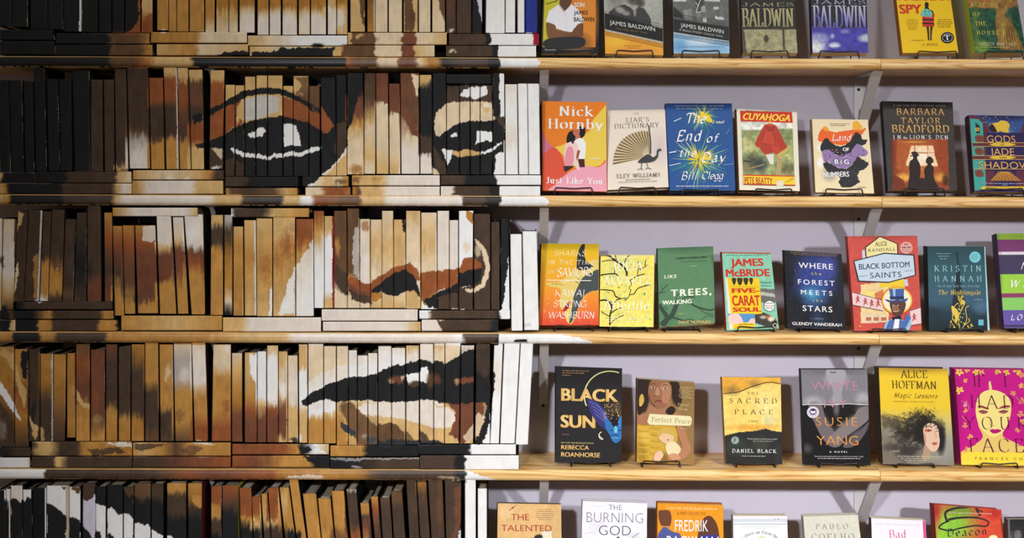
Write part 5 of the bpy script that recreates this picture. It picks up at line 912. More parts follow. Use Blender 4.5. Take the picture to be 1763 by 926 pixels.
# ==== third shelf
c=bk('o',[(932,419),(1031,420),(1031,560),(928,560)],'yellow to red novel cover with a leaping shark and loose white lettering',2,(956,1020,560),edge=(120,124,132),spine=(150,76,28))
c.grad([(419,(226,190,30)),(470,(236,172,40)),(505,(236,150,44)),(535,(232,118,50)),(560,(216,72,50))])
for i in range(60): pass
c.soft(992,500,24,40,(240,214,130),.8,.8,rot=.3)
c.smooth([(1031,450),(1015,452),(1000,462),(985,468),(965,485),(948,487),(940,488),(947,494),(962,496),(966,505),(963,525),(972,540),(975,552),(982,558),(988,552),(994,535),(1004,512),(1018,502),(1031,498)],(226,200,110)); c.smooth([(1031,466),(1018,470),(1004,478),(996,492),(988,510),(984,534),(980,556),(986,552),(994,534),(1004,512),(1018,502),(1031,498)],(70,78,78)); c.smooth([(1007,420),(1001,422),(995,436),(993,455),(994,464),(1004,466),(1018,462),(1021,459),(1010,450),(1006,438)],(44,46,52)); c.line([(966,488),(996,480)],1.2,(236,228,180)); c.poly([(968,535),(978,520),(983,519),(980,530),(972,538)],(196,44,36)); c.poly([(971,533),(978,524),(981,523),(977,531)],(40,34,34)); c.line([(990,484),(1002,494)],1,(50,56,58)); c.line([(994,480),(1006,490)],1,(50,56,58)); dots(c,[(246,226,150),(250,240,200)],46,(936,500,1024,556),8,.9)
hw=dict(font='hand',nib=.13,shear=-.12)
c.text('SHARKS',954,1008,431,441,(244,232,190),**hw); c.text('IN THE TIME',943,1022,448,456,(246,240,214),**hw); c.text('OF',944,953,467,472,WHT,**hw); c.text('SAVIORS',959,1020,462,477,WHT,'hand',nib=.13,shear=-.12,slope=-.02); c.line([(941,483),(1018,484)],1.3,(244,240,220)); c.text('A NOVEL',950,970,488,491,(130,100,40),'hand',nib=.16)
c.text('KAWAI',955,1006,499,511,WHT,**hw); c.text('STRONG',953,1009,518,529,WHT,**hw); c.text('WASHBURN',944,1023,537,548,WHT,**hw)
c=bk('p',[(1034,439),(1127,439),(1125,563),(1032,562)],'yellow novel cover with black branches forming a face in profile',2,(1050,1114,564),edge=(90,88,92),spine=(40,38,34))
c.bg((238,222,108)).soft(1060,470,30,30,(206,218,150),.6,1).soft(1075,450,30,20,(214,224,170),.6,1).soft(1060,540,30,20,(210,218,130),.5,1).noise(.02,.05); rr=random.Random(12)
for i in range(46):
    x,y=rr.uniform(1037,1120),rr.uniform(444,556); c.ell(x,y,rr.uniform(1.5,3.4),rr.uniform(.8,1.5),rr.choice([(150,186,84),(120,166,84),(176,206,120),(160,200,170)]),rr.uniform(0,3),8); c.lay-=1
for i in range(14): c.ell(rr.uniform(1040,1118),rr.uniform(444,556),1.1,1.1,(206,110,60),0,6); c.lay-=1
c.lay+=1; BR=(46,38,32)
for wd,P in ((3.4,[(1034,439),(1048,440),(1058,448),(1070,456),(1078,466),(1079,475)]),(1.3,[(1079,475),(1084,483),(1087,490),(1083,496),(1086,500),(1084,506),(1083,511),(1079,514),(1068,514),(1060,510)]),(1.8,[(1059,439),(1061,448)]),(1.6,[(1084,439),(1078,445),(1075,453)]),(1.5,[(1036,450),(1052,448),(1060,450)]),(2,[(1033,474),(1048,472),(1060,472),(1064,476)]),(1.6,[(1058,472),(1058,462)]),(1.8,[(1033,499),(1048,500),(1056,502),(1060,511),(1068,514)]),(1.6,[(1084,508),(1092,506),(1097,498),(1106,494),(1120,490)]),(1.5,[(1084,484),(1096,476),(1110,472)]),(1.4,[(1097,476),(1099,460),(1099,450)]),(1.3,[(1100,464),(1110,460),(1114,456)]),(1.2,[(1110,458),(1112,448)]),(2.6,[(1033,518),(1042,517),(1050,522),(1053,530),(1050,545),(1050,560)]),(1.8,[(1052,528),(1060,518),(1068,515)]),(1.6,[(1051,540),(1060,534),(1070,530)]),(1.3,[(1050,545),(1040,540),(1035,536)]),(1.2,[(1052,556),(1062,548),(1074,543)])): c.line(P,wd,BR,True)
c.text('JULIA',1055,1106,451,466,(246,246,226),'serif',nib=.17); c.text('ALVAREZ',1039,1120,476,490,(246,246,226),'serif',nib=.17); c.text('Afterlife',1040,1117,518,533,(246,246,226),'serif',nib=.19); c.text('a novel',1069,1087,536,539,(246,246,220),'serif',nib=.2)
for k in range(3): c.micro(1042+k*3,1110-k*3,547+k*3.4,.9,(248,244,200))
c.micro(1046,1115,443.5,.9,(246,246,226))
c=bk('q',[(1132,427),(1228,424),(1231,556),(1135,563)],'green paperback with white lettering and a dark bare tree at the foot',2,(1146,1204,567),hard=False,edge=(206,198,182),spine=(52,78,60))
c.bg((92,134,96)).soft(1180,426,70,14,(68,104,76),.8,.8).soft(1150,550,30,20,(80,118,84),.7); c.noise(.02,.02); TR=(54,72,60)  # darker green at the head: shadow of the board above, painted into the colour
for wd,P in ((7,[(1134,524),(1142,536),(1148,546),(1146,556),(1140,562)]),(8,[(1138,560),(1148,550),(1156,544),(1162,532),(1166,518)]),(3,[(1164,526),(1172,520),(1182,518),(1198,528),(1220,534),(1230,532)]),(2,[(1172,520),(1180,512),(1196,512)]),(1.6,[(1166,520),(1164,510),(1170,506)]),(3,[(1156,546),(1176,552),(1192,556)]),(1.6,[(1176,552),(1190,550),(1204,556),(1214,552)]),(1.4,[(1135,506),(1142,498),(1150,490)]),(1.1,[(1141,499),(1138,494)]),(1.2,[(1135,506),(1146,502)]),(1.3,[(1150,534),(1144,528)]),(1.2,[(1200,528),(1212,538),(1228,542)]),(1,[(1206,552),(1218,544),(1229,546)]),(1,[(1182,518),(1186,526)])): c.line(P,wd,TR,True)
LT=(232,240,214)
c.text('LIKE',1144,1165,474,480,LT,'sans',.03); c.text('TREES,',1155,1225,499,511,LT,'sans',.05); c.text('WALKING',1140,1191,518,525,LT,'sans',.05); c.text('DAVE HOWARD',1168,1224,552,557,(214,182,110),'sans',.025,slope=-.01); c.text('a novel',1164,1176,539,542,(206,196,140),'serif',nib=.2); c.text('"A BREATHTAKING DEBUT"',1163,1220,443.5,447,(46,60,48),'sans',.02); c.text('- Alan Cheuse, author of Southwest',1172,1216,450,452,(60,76,60),'sans',0); c.line([(1187,458.6),(1200,458.4)],.8,(190,200,140))
c=bk('r',[(1243,434),(1327,435),(1341,566),(1251,569)],'mint green paperback with red lettering, a yellow panel and an old car photograph',2,(1270,1332,562),hard=False,edge=(216,206,190),spine=(150,44,44),t=.03)
c.bg((140,206,176)).rpoly([(1306,496),(1334,498),(1337,520),(1322,524),(1310,520)],(110,110,104)).rpoly([(1309,502),(1334,506),(1335,512),(1310,508)],(190,188,176)).rpoly([(1299,540),(1316,538),(1336,548),(1338,566),(1318,562),(1300,556)],(70,66,62)).soft(1328,549,8,6,(226,216,190),1,.5).soft(1334,556,6,6,(40,38,38),1,.5).soft(1314,546,8,4,(206,196,176),.9).soft(1322,545,7,3,(206,120,60),.8).noise(.03,.04)
c.poly([(1243,434),(1327,435),(1327.4,437.2),(1243,436)],(176,40,48)); RD=(206,56,40)
c.text('JAMES',1258,1315,445,458,RD,'sans',.05); c.text('McBRIDE',1250,1326,463,476,RD,'sans',.05); c.micro(1250,1322,439.5,1,(60,110,96))
c.poly([(1249,478),(1307,479),(1309,500),(1312,540),(1299,541),(1300,566),(1258,566)],(244,206,40)); c.poly([(1248,478),(1252,478),(1262,566),(1256,566)],(232,228,214)); c.poly([(1253,540),(1299,540),(1299,554),(1256,556)],(90,150,206)); c.smooth([(1254,544),(1262,540),(1272,541),(1278,550),(1278,556),(1256,557)],(240,206,196)); c.smooth([(1290,552),(1294,548),(1299,549),(1299,556),(1288,556)],(240,206,196))
for x0,x1 in ((1260,1267),(1269,1278),(1280,1288),(1290,1296)): c.smooth([(x0,479),(x1,479),(x1-.5,486),(x1-3,491),(x0+3,490),(x0+1,486)],(60,54,44))
c.line([(1258,493),(1307,494)],.7,(190,150,30)); c.text('FIVE-',1260,1308,496,504,RD,'sans',.055,wide=True); c.text('CARAT',1261,1309,508,526,RD,'sans',.04); c.text('SOUL',1262,1311,529,536.5,RD,'sans',.055,wide=True); c.text('AND OTHER STORIES',1272,1297,557,559.5,(90,80,40)); c.text('The National',1309,1328,484,488,(40,96,90)); c.text('Book Award',1311,1328,490,493,(40,96,90)); c.ell(1324.5,526.5,9.6,9.6,(44,54,84)); c.ell(1324.5,526.5,8.8,8.8,(240,238,232)); c.micro(1319,1330,522,1.1,(60,70,100)); c.micro(1317,1332,526.4,1.1,(200,80,60)); c.micro(1319,1330,530,1.1,(60,70,100))
c.ell(1334,560,4,4,(200,190,170)); c.ell(1334,560,2.6,2.6,(40,38,36))
c=bk('s',[(1351,431),(1449,437),(1456,569),(1356,566)],'black paperback with a blue starry sky between dark tree crowns',2,(1378,1444,567.5),hard=False,edge=(206,192,180),spine=(22,22,24),t=.03)
c.bg((34,36,42)).soft(1402,480,50,60,(56,70,140),1,.6,nz=.12).soft(1425,460,24,30,(70,80,160),.9,.7,nz=.1).soft(1400,508,30,26,(58,130,176),.9,.9,nz=.1).soft(1395,506,18,12,(90,170,200),.7,.9).soft(1365,535,26,36,(34,36,42),.9,.6,nz=.2).soft(1445,540,22,40,(34,36,42),.9,.6,nz=.2).soft(1358,475,12,26,(30,32,40),.9,.6,nz=.2).soft(1452,470,12,40,(34,36,44),.9,.7,nz=.2).soft(1408,550,16,24,(60,84,130),.6,.9); c.noise(.05,.12); dots(c,[(190,200,220),(230,230,240)],60,(1358,440,1450,560),31,.5)
for st,x0,x1,y0,y1,cl in (('WHERE',1375,1434,451,461,WHT),('the',1397,1414,467.5,473,(206,186,90)),('FOREST',1374,1437,480,489,WHT),('MEETS',1379,1433,498,506.5,WHT),('the',1399,1416,514,519,(206,186,90)),('STARS',1382,1433,525,535,WHT)): c.text(st,x0,x1,y0,y1,cl,'sans',.01,slope=.05)
c.text('a novel',1396,1417,546,549,(170,176,190),slope=.05); c.text('GLENDY VANDERAH',1364,1449,553.5,559,WHT,'sans',.02,slope=.035); c.micro(1360,1444,434.5,.9,(150,120,70)); c.micro(1366,1440,437.5,.9,(150,120,70))
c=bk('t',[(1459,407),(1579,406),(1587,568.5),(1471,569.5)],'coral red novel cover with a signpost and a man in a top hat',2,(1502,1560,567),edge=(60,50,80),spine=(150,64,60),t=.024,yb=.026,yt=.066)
c.bg((206,84,74)).soft(1525,405,70,10,(176,64,60),.8).rpoly([(1482,490),(1530,484),(1530,555),(1482,556)],(240,210,150)).soft(1495,510,14,14,(244,220,120),.9).rpoly([(1506,505),(1520,498),(1522,520),(1506,520)],(214,120,80)).rpoly([(1485,540),(1528,540),(1528,555),(1486,556)],(226,206,170)).noise(.02,.04)  # deeper coral along the top edge is painted shade from the board above
for x in (1491,1504,1517): c.poly([(x,546),(x+9,546),(x+9,552),(x,552)],(190,110,80))
c.poly([(1484,431),(1489,430),(1492,468),(1486,470)],(206,206,220)); c.poly([(1556,482),(1562,480),(1564,492),(1558,493)],(206,206,220)); c.poly([(1489,425),(1515,406),(1546,419),(1547,440),(1490,442)],(70,44,40)); c.poly([(1491,426),(1515,408),(1544,420),(1545,440),(1492,442)],(240,226,160)); c.text('ALICE',1507,1527,416,424,(80,70,50),'sans',.01,slope=-.06); c.text('RANDALL',1495,1542,428,434,(70,60,48),'sans',-.003,slope=-.06)
c.poly([(1530,482),(1556,480),(1558,498),(1530,500)],(240,206,60)); c.text('A NOVEL',1517,1540,489,492,(90,70,40),'sans',0,slope=-.03); c.poly([(1515,484),(1556,482),(1558,486),(1515,496)],(240,206,60))
c.poly([(1469,449),(1522,435),(1574,438),(1577,474),(1530,487),(1477,485)],(40,40,52)); c.poly([(1471,450),(1522,437),(1572,440),(1575,473),(1530,485),(1479,483)],(200,216,230)); c.soft(0,0,1,1,WHT); c.text('BLACK BOTTOM',1479,1566,454,464,(44,52,76),'sans',.015,slope=-.05); c.text('SAINTS',1498,1552,469,479,(44,52,76),'sans',.0,slope=-.04); c.line([(1478,476),(1494,474)],.8,(90,100,130)); c.line([(1557,467),(1572,465)],.8,(90,100,130))
c.ell(1560,426.5,11,10.4,(226,150,140)); c.ell(1560,426.5,10.4,9.8,(236,176,164)); c.text('NEW',1556,1564,419,422,(60,40,50),'sans',.03); c.text('YORK TIMES',1551,1569,424,427.5,(60,40,50),'sans',.03); c.micro(1552,1568,430,.9,(110,60,70)); c.micro(1555,1566,433,.9,(110,60,70))
c.poly([(1466,503),(1520,517),(1520,535),(1468,525)],(236,206,206)); c.line([(1466,503),(1520,517)],1,(60,40,50)); c.line([(1468,525),(1520,535)],1,(60,40,50)); c.poly([(1566,535),(1586,529),(1588,557),(1568,560)],(236,206,206)); c.line([(1566,535),(1586,529)],1,(60,40,50)); c.line([(1568,560),(1588,557)],1,(60,40,50))
for x,y in ((1476,515),(1489,519),(1500,522),(1511,522),(1573,546)): c.smooth([(x-1,y-6),(x+1.5,y-6),(x+2.5,y),(x+5,y+6),(x+1,y+3),(x-3,y+8),(x-1.5,y)],(190,90,80)); c.line([(x-4,y-1),(x+5,y-3)],.9,(170,70,70))
c.ell(1544,517,27,24,(206,90,50)); c.ell(1544,517,26,23,(240,196,60)); c.ell(1544,517,23.6,20.6,(244,236,206)); c.smooth([(1522,562),(1524,556),(1532,550),(1545,548),(1560,552),(1568,546),(1562,570),(1522,571)],(150,190,224)); c.poly([(1522,571),(1530,552),(1540,548),(1556,552),(1560,540),(1568,546),(1560,562),(1552,571)],(80,110,170))
c.smooth([(1531,522),(1534,518),(1546,516),(1558,520),(1558,530),(1553,540),(1545,544),(1537,541),(1533,532)],(96,62,50)); c.smooth([(1536,527),(1540,525),(1545,527),(1547,534),(1541,537),(1536,534)],(150,104,80)); c.line([(1537,535.5),(1543,536.5),(1548,534)],.9,(226,206,190)); c.ell(1537.6,525.4,1.3,.8,(236,226,214)); c.ell(1545.6,525.6,1.3,.8,(236,226,214)); c.poly([(1535,546),(1550,543),(1552,550),(1544,549),(1536,551)],(30,34,56)); c.poly([(1540,549),(1548,549),(1546,571),(1536,571)],(240,240,240))
c.poly([(1530,497),(1556,497),(1555,516),(1533,516)],(70,100,160)); c.poly([(1536,497),(1541,497),(1541,516),(1538,516)],(160,190,224)); c.poly([(1531,510),(1556,510),(1555.6,515),(1532,515)],(40,54,96)); c.smooth([(1523,515),(1535,517),(1550,517),(1562,513),(1558,519),(1545,520),(1530,520)],(56,80,136)); c.text('A',1478,1482,559,563,(226,176,70),'sans',.1)
c=bk('u',[(1597,424),(1696,424),(1704,569),(1600,569)],'dark teal novel cover with a faint tower and golden vine, pale page edge right',2,(1632,1692,569),edge=(206,196,180),spine=(30,36,36),hard=False,t=.034)
c.grad([(424,(40,70,78)),(470,(56,96,106)),(520,(62,94,116)),(535,(44,66,78)),(569,(26,40,46))]).soft(1690,530,20,14,(90,130,160),.6).rpoly([(1646,434),(1649,434),(1652,460),(1656,500),(1664,530),(1636,530),(1644,500),(1648,460)],(30,40,46),.85,1).soft(1600,540,30,14,(34,52,60),.8)
CY=(160,212,214)
c.text('KRISTIN',1609,1689,457,467,CY,'serif',nib=.17); c.text('HANNAH',1609,1690,475,484.5,CY,'serif',nib=.17); c.text('The Nightingale',1615,1688,499.5,507,(226,196,84),'serif',nib=.2,shear=-.12); c.text('The #1 New York Times Bestseller',1614,1687,491,494,(160,196,196),'serif',nib=.2); c.text('A Novel',1677,1691,514,517,(150,180,186),'serif',nib=.2); c.ell(1678.5,442.5,9.8,9.6,(126,206,216)); 
for k,w_ in enumerate((4,6,7,5)): c.micro(1678-w_,1678+w_,438+3*k,.8,(60,120,130))
for k in range(3): c.micro(1612+k*3,1636-k*3,436.5+4.4*k,1,(150,180,180))
rr=random.Random(3); GD=(226,200,84)
for P in ([(1652,566),(1650,545),(1656,530),(1650,510)],[(1650,560),(1640,548),(1642,530),(1648,522)],[(1656,566),(1664,550),(1662,532),(1668,526)],[(1646,566),(1638,556)],[(1660,560),(1670,552)],[(1654,535),(1660,524),(1658,518)]): c.line(P,1.1,GD,True)
for i in range(70):
    y=rr.uniform(508,568); w_=3+(y-508)*.33; x=1654+rr.uniform(-w_,w_); c.ell(x,y,rr.uniform(.8,1.9),rr.uniform(.8,1.5),GD,rr.uniform(0,3),7); c.lay-=1
c.lay+=1; c.smooth([(1638,526),(1644,530),(1650,538),(1648,552),(1644,556),(1644,545),(1639,538)],GD); c.ell(1658,521,3.6,3.2,GD); c.poly([(1684,550),(1693,550),(1693,560),(1684,560)],(110,186,206)); c.poly([(1694,424),(1696,424),(1704,569),(1700,569)],(170,216,222))
c=bk('v',[(1716,402),(1830,401),(1838,564),(1729,565)],'hardcover with bands of lime, plum and violet, cut by the right frame edge',2,(1750,1830,567),edge=(206,200,190),spine=(70,50,80),t=.034)
for y0,y1,cl in ((402,413,(150,190,50)),(413,434,(118,44,104)),(434,438.5,(226,216,226)),(438.5,473,(58,48,84)),(473,505,(154,206,60)),(505,513,(140,44,96)),(513,534,(132,200,96)),(534,559,(96,76,160)),(559,563,(50,40,80)),(563,570,(90,76,150))): c.rpoly([(1700,y0),(1850,y0-1),(1850,y1-1),(1700,y1)],cl)
c.soft(1718,480,10,90,(50,30,60),.4,.9); c.text('NIGHT',1757,1822,452,464,WHT,'hand',nib=.2,shear=-.3); c.text('WATCH',1738,1826,482,495,WHT,'hand',nib=.24,shear=-.3); c.text('LOUISE',1740,1800,542,551,WHT,'hand',nib=.22,shear=-.2); c.text('NEW YORK',1743,1790,406,409,(90,120,30))
# ==== fourth shelf
c=bk('w',[(957,630),(1071,634),(1070,796),(957,795)],'black novel cover with bold gold lettering and a blue winged face',3,(985,1050,795),edge=(60,56,54),spine=(20,20,22))
c.bg((30,28,30)).soft(1062,705,14,18,(110,84,50),.6,.9); 
c.line([(1050+(-44)*math.cos(a),682-43*math.sin(a)) for a in [math.radians(x) for x in range(-24,112,5)]],2,(226,222,150))
gd=lambda t:(206+30*math.sin(t*3),164+34*math.sin(t*3),86+40*math.sin(t*3))
c.text('BLACK',966,1064,668,690,gd,'sans',.05); c.text('SUN',965,1025,714,736,gd,'sans',.05)
c.smooth([(1012,687),(1022,690),(1034,698),(1044,712),(1050,728),(1044,740),(1034,734),(1022,720),(1014,704)],(54,48,110))
for i in range(9): c.line([(1014+i*1.5,688+i*3.6),(1032+i*1.2,700+i*3.6),(1046,724+i*1.4)],.8,(120,120,190) if i%2 else (70,66,140),True)
for i in range(6): c.line([(1026+i*3,694+i*4),(1042+i,714+i*2)],.7,(70,120,190),True)
c.smooth([(1042,722),(1052,728),(1056,735),(1064,733),(1070,722),(1071,750),(1066,760),(1060,763),(1054,759),(1050,750),(1043,738)],(44,110,170)); c.smooth([(1058,735),(1062,735),(1063,744),(1060,746),(1057,744)],(110,180,220)); c.line([(1052,750),(1058,749),(1066,750)],1.8,(26,60,110),True); c.line([(1051,741),(1056,742)],1.3,(16,24,40)); c.line([(1064,742),(1070,741)],1.3,(16,24,40)); c.line([(1053,754),(1065,755)],1,(120,180,220)); c.poly([(1058,704),(1063,716),(1064,732),(1053,732),(1054,718)],(20,18,20)); dots(c,[(226,176,90),(190,130,60),(240,214,150)],120,(1040,694,1068,722),14,.8); c.line([(1060,705),(1066,718)],.8,(226,186,100)); c.smooth([(1064,726),(1070,716),(1071,732),(1066,736)],(60,120,190))
c.line([(1038.5,757),(1033,752),(1031,749)],1.1,(226,222,180),True); c.line([(1035,744),(1031,749),(1033,755),(1038,757)],1.6,(226,222,180),True)
c.text('REBECCA',966,1014,766,773.5,gd,'sans',.02); c.text('ROANHORSE',966,1033,778,786,gd,'sans',.02); c.text('NEW YORK TIMES BESTSELLING AUTHOR',966,1022,761,763.5,(206,190,110)); c.text('A NOVEL',967,980,747,749.5,(170,110,80)); 
for k,x in enumerate((1014,1006,982)): c.micro(968,x,638+k*4,1.2,(176,140,100))
c=bk('x',[(1097,652),(1196,659),(1194,800),(1096,796)],'sepia paperback with a girl in a yellow dress holding a doll',3,(1107,1170,793),hard=False,edge=(196,180,150),spine=(90,64,46))
c.bg((150,118,70)).soft(1180,670,24,50,(140,112,66),.8).rpoly([(1098,652),(1116,653),(1118,690),(1112,712),(1098,714)],(56,42,34)).soft(1104,690,5,10,(206,176,90),.6).soft(1163,675,9,26,(44,34,30),1,.4).soft(1154,708,9,8,(50,40,32),1,.4)
c.smooth([(1110,652),(1150,653),(1164,656),(1171,666),(1174,688),(1169,700),(1163,696),(1158,676),(1152,660),(1120,662),(1113,690),(1110,704),(1098,712),(1098,652)],(52,38,32))
c.smooth([(1101,684),(1106,678),(1109,688),(1106,697),(1101,699)],(206,172,84))
c.smooth([(1117,664),(1122,655),(1136,651),(1150,655),(1156,668),(1155,684),(1149,697),(1138,704),(1128,702),(1119,692),(1116,678)],(150,102,74))
c.smooth([(1120,698),(1132,704),(1146,700),(1152,690),(1156,704),(1176,716),(1186,724),(1160,732),(1098,730),(1098,718),(1112,712)],(168,118,86))
c.smooth([(1136,664),(1148,658),(1155,668),(1154,684),(1147,695),(1139,690),(1140,676)],(176,126,92)); c.smooth([(1130,668),(1134,668),(1137,681),(1132,684),(1128,681)],(182,134,100)); c.smooth([(1117,676),(1121,690),(1130,701),(1124,698),(1118,690)],(112,74,56))
c.smooth([(1148,704),(1156,699),(1163,704),(1160,712),(1152,714),(1146,710)],(48,38,32))
for x,y in ((1124,667),(1145,669)): c.ell(x,y,3.6,1.6,(216,206,200)); c.ell(x+.4,y,1.6,1.6,(34,26,24)); c.line([(x-5,y-5.4),(x,y-7),(x+5,y-5.6)],1,(70,48,38),True)
c.line([(1127,680.5),(1132,682.5),(1137,680.5)],1.2,(90,54,42),True); c.line([(1127,691),(1133,689.6),(1140,690.6)],1.4,(100,46,42),True); c.ell(1133.4,693,4.4,1.5,(166,92,80))
c.soft(1130,708,20,14,(150,104,76),1,.5).soft(1118,720,30,14,(176,128,92),1,.5).soft(1160,722,18,14,(160,112,80),.9,.5)
c.rpoly([(1097,728),(1110,726),(1160,732),(1168,745),(1160,796),(1096,796)],(206,166,60)).soft(1104,780,12,30,(166,130,44),.8).soft(1140,790,16,16,(104,78,40),.7).soft(1112,752,12,16,(226,190,84),.7)
for i in range(22):
    y=730+(i%11)*5.6; x=1099+(i//11)*20; c.line([(x,y),(x+9,y+1.6),(x+18,y+1)],.6,(236,206,110) if i%2 else (160,120,40),True)
c.smooth([(1166,732),(1178,738),(1184,755),(1190,772),(1182,786),(1166,794),(1150,792),(1152,784),(1166,778),(1174,768),(1168,750)],(180,126,90)); c.smooth([(1132,744),(1140,738),(1150,740),(1160,748),(1158,760),(1148,764),(1136,757)],(226,190,150)); c.smooth([(1131,746),(1138,738),(1150,736),(1162,744),(1164,752),(1154,748),(1142,746),(1134,752)],(206,170,84)); c.ell(1150,757,1.4,.9,(80,50,40)); c.smooth([(1146,766),(1160,760),(1172,772),(1164,784),(1150,782)],(230,214,170)); c.smooth([(1128,780),(1138,776),(1142,784),(1134,794),(1126,792)],(230,190,160)); c.smooth([(1150,784),(1162,780),(1172,788),(1160,792)],(206,150,112))
c.poly([(1118,712),(1188,716),(1191,720),(1190,730),(1187,733),(1118,731),(1114,726)],(232,222,176)); c.text('Perfect Peace',1122,1188,717.5,725.5,(104,92,60),'serif',nib=.16); c.text('Daniel',1167,1185,693.5,698,(216,206,160),'serif',nib=.18); c.text('Black',1168,1183,701,705.5,(216,206,160),'serif',nib=.18); c.text('A Novel',1166,1182,735,738,(206,180,130),'serif',nib=.2)
for k in range(7): c.micro(1170-(k%3),1192-(k%2)*4,666+k*3,.8,(206,190,140))
c=bk('y',[(1243,649),(1344,650),(1347,799),(1250,798)],'torn gold paper novel cover with a black lower third and small silver seal',3,(1269,1334,797),hard=False,edge=(216,206,180),spine=(150,110,60))
c.bg((238,206,110)).rpoly([(1240,640),(1350,640),(1350,662),(1325,657),(1296,666),(1272,675),(1245,679)],(226,166,60)).soft(1260,672,18,12,(130,104,60),.8,.9).soft(1300,660,14,10,(150,120,70),.7).soft(1318,655,26,10,(232,180,70),.7).soft(1320,700,30,34,(240,220,150),.8,.9).soft(1270,705,22,22,(240,200,100),.6).soft(1325,725,18,12,(214,206,150),.8).soft(1295,736,60,8,(224,160,60),.9,.8).rpoly([(1240,752),(1272,744),(1300,742),(1318,738),(1330,742),(1350,744),(1350,800),(1240,800)],(40,40,38)).soft(1270,770,30,20,(60,66,56),.6).soft(1310,765,18,18,(66,70,58),.7).soft(1340,780,10,20,(50,52,46),.6).noise(.03,.05)
c.line([(1245,678),(1272,675),(1296,665),(1318,658.5),(1330,658),(1344,661)],1.6,(60,44,24)); DB=(60,46,26)
c.text('THE',1287,1306,675,679,DB,'serif',nib=.24); c.text('SACRED',1256,1337,685.5,694,DB,'serif',nib=.24); c.text('PLACE',1265,1330,705,713,DB,'serif',nib=.24); c.text('A Novel',1288,1305,723,727,(90,74,40),'serif',nib=.18); c.text('DANIEL BLACK',1261,1336,773,779,WHT,'serif',nib=.22); c.text('"The Sacred Place is a work of power and depth."',1286,1339,754,756.6,(200,200,190)); c.micro(1296,1331,759.5,.9,(170,170,160)); c.micro(1277,1318,785,1,(190,190,180)); c.ell(1265.5,758,7,6.8,(120,134,130)); c.ell(1265.5,758,5.8,5.6,(150,166,160)); c.smooth([(1264,754),(1267,756),(1266,760),(1263,761)],(96,110,108))
c=bk('z',[(1379,636),(1493,636),(1499,801),(1385,800)],'grey and black torn photograph cover with pink and amber thin lettering',3,(1412,1478,798),edge=(206,200,210),spine=(50,50,52))
c.bg((128,126,132)).soft(1440,636,80,14,(104,100,106),.7).soft(1440,652,26,18,(170,166,170),.9,.6).soft(1434,664,6,4,(110,104,108),.8).soft(1441,690,12,20,(180,176,180),.8).soft(1400,692,22,14,(176,172,178),.8).soft(1485,686,16,16,(176,172,176),.8).rpoly([(1370,697),(1400,695),(1430,696),(1460,694),(1500,697),(1502,802),(1370,802)],(28,27,28)).soft(1417,728,14,44,(112,102,104),1,.7,rot=-.55).soft(1404,704,12,16,(120,110,112),.9,.7).soft(1462,730,40,13,(130,118,118),1,.7,rot=-.62).soft(1484,706,16,18,(104,96,96),.9,.8).soft(1474,748,30,9,(96,86,88),.9,.7,rot=-.6).soft(1440,704,7,18,(120,110,112),.8,.7).soft(1390,772,12,12,(86,80,82),.8,.8).noise(.03,.02)  # dimmer grey at the top edge: overhead board's shade put into the colour
c.smooth([(1424,636),(1452,636),(1456,648),(1450,662),(1442,666),(1430,662),(1424,650)],(164,160,166)); c.smooth([(1432,660),(1450,660),(1449,678),(1446,694),(1440,697),(1436,680)],(156,152,158)); c.line([(1429,640),(1434,641.5),(1440,640)],2,(92,88,94),True); c.smooth([(1392,697),(1414,697),(1420,716),(1438,746),(1452,760),(1440,770),(1424,764),(1408,740)],(112,102,104)); c.smooth([(1496,700),(1478,704),(1470,716),(1446,736),(1430,752),(1440,764),(1456,752),(1482,734),(1496,720)],(128,118,118)); c.smooth([(1496,726),(1480,742),(1456,762),(1452,770),(1470,768),(1488,748)],(96,88,90))
c.line([(1380,697),(1400,695.5),(1430,697),(1460,695),(1496,697)],1.2,(226,224,226)); PK=(206,130,156)
c.text('WHITE',1397,1478,655,671,PK,'sans',-.016); c.text('IVY',1419,1458,687,702,PK,'sans',-.016); am=lambda t:(226,140+30*t,60+20*t)
c.text('SUSIE',1405,1476,717,733,am,'sans',-.016); c.text('YANG',1406,1478,749,766,am,'sans',-.012); c.text('A NOVEL',1428,1459,776,779,WHT,'sans',.02); c.text('"Sharp with its cunning unputdownable heroine, startling, she ends an intense" - a debut',1402,1486,784,786.3,(206,206,206)); c.micro(1408,1481,789,1.1,(190,190,190)); c.ell(1399.5,709.5,10.4,10,(226,222,226)); c.ell(1399.5,709.5,8.8,8.4,(206,190,210)); c.ell(1399.5,708.5,5.8,5.4,(60,50,96)); c.poly([(1395.5,706.5),(1399.5,708),(1403.5,706.5),(1403.5,710.6),(1399.5,711.8),(1395.5,710.6)],WHT)
c=bk('aa',[(1513,633),(1632,635),(1643,801),(1520,799)],'bright yellow hardcover with a dark curly haired woman fading into grey',3,(1545,1608,803),edge=(206,196,190),spine=(60,48,34),t=.04)
c.grad([(633,(190,150,50)),(640,(214,176,50)),(648,(236,200,50)),(700,(232,196,50)),(725,(206,190,110)),(760,(164,160,140)),(801,(128,122,112))]).soft(1575,632,70,11,(156,120,40),.8,.8).rpoly([(1517,715),(1545,722),(1560,745),(1560,801),(1518,801)],(112,104,90),.8,2).soft(1535,745,22,12,(150,146,128),.7,.8).soft(1535,770,20,10,(70,66,60),.8).soft(1625,770,20,40,(150,150,146),.8,.9)  # gradient's dim start and first soft spot paint the shelf shadow on the yellow
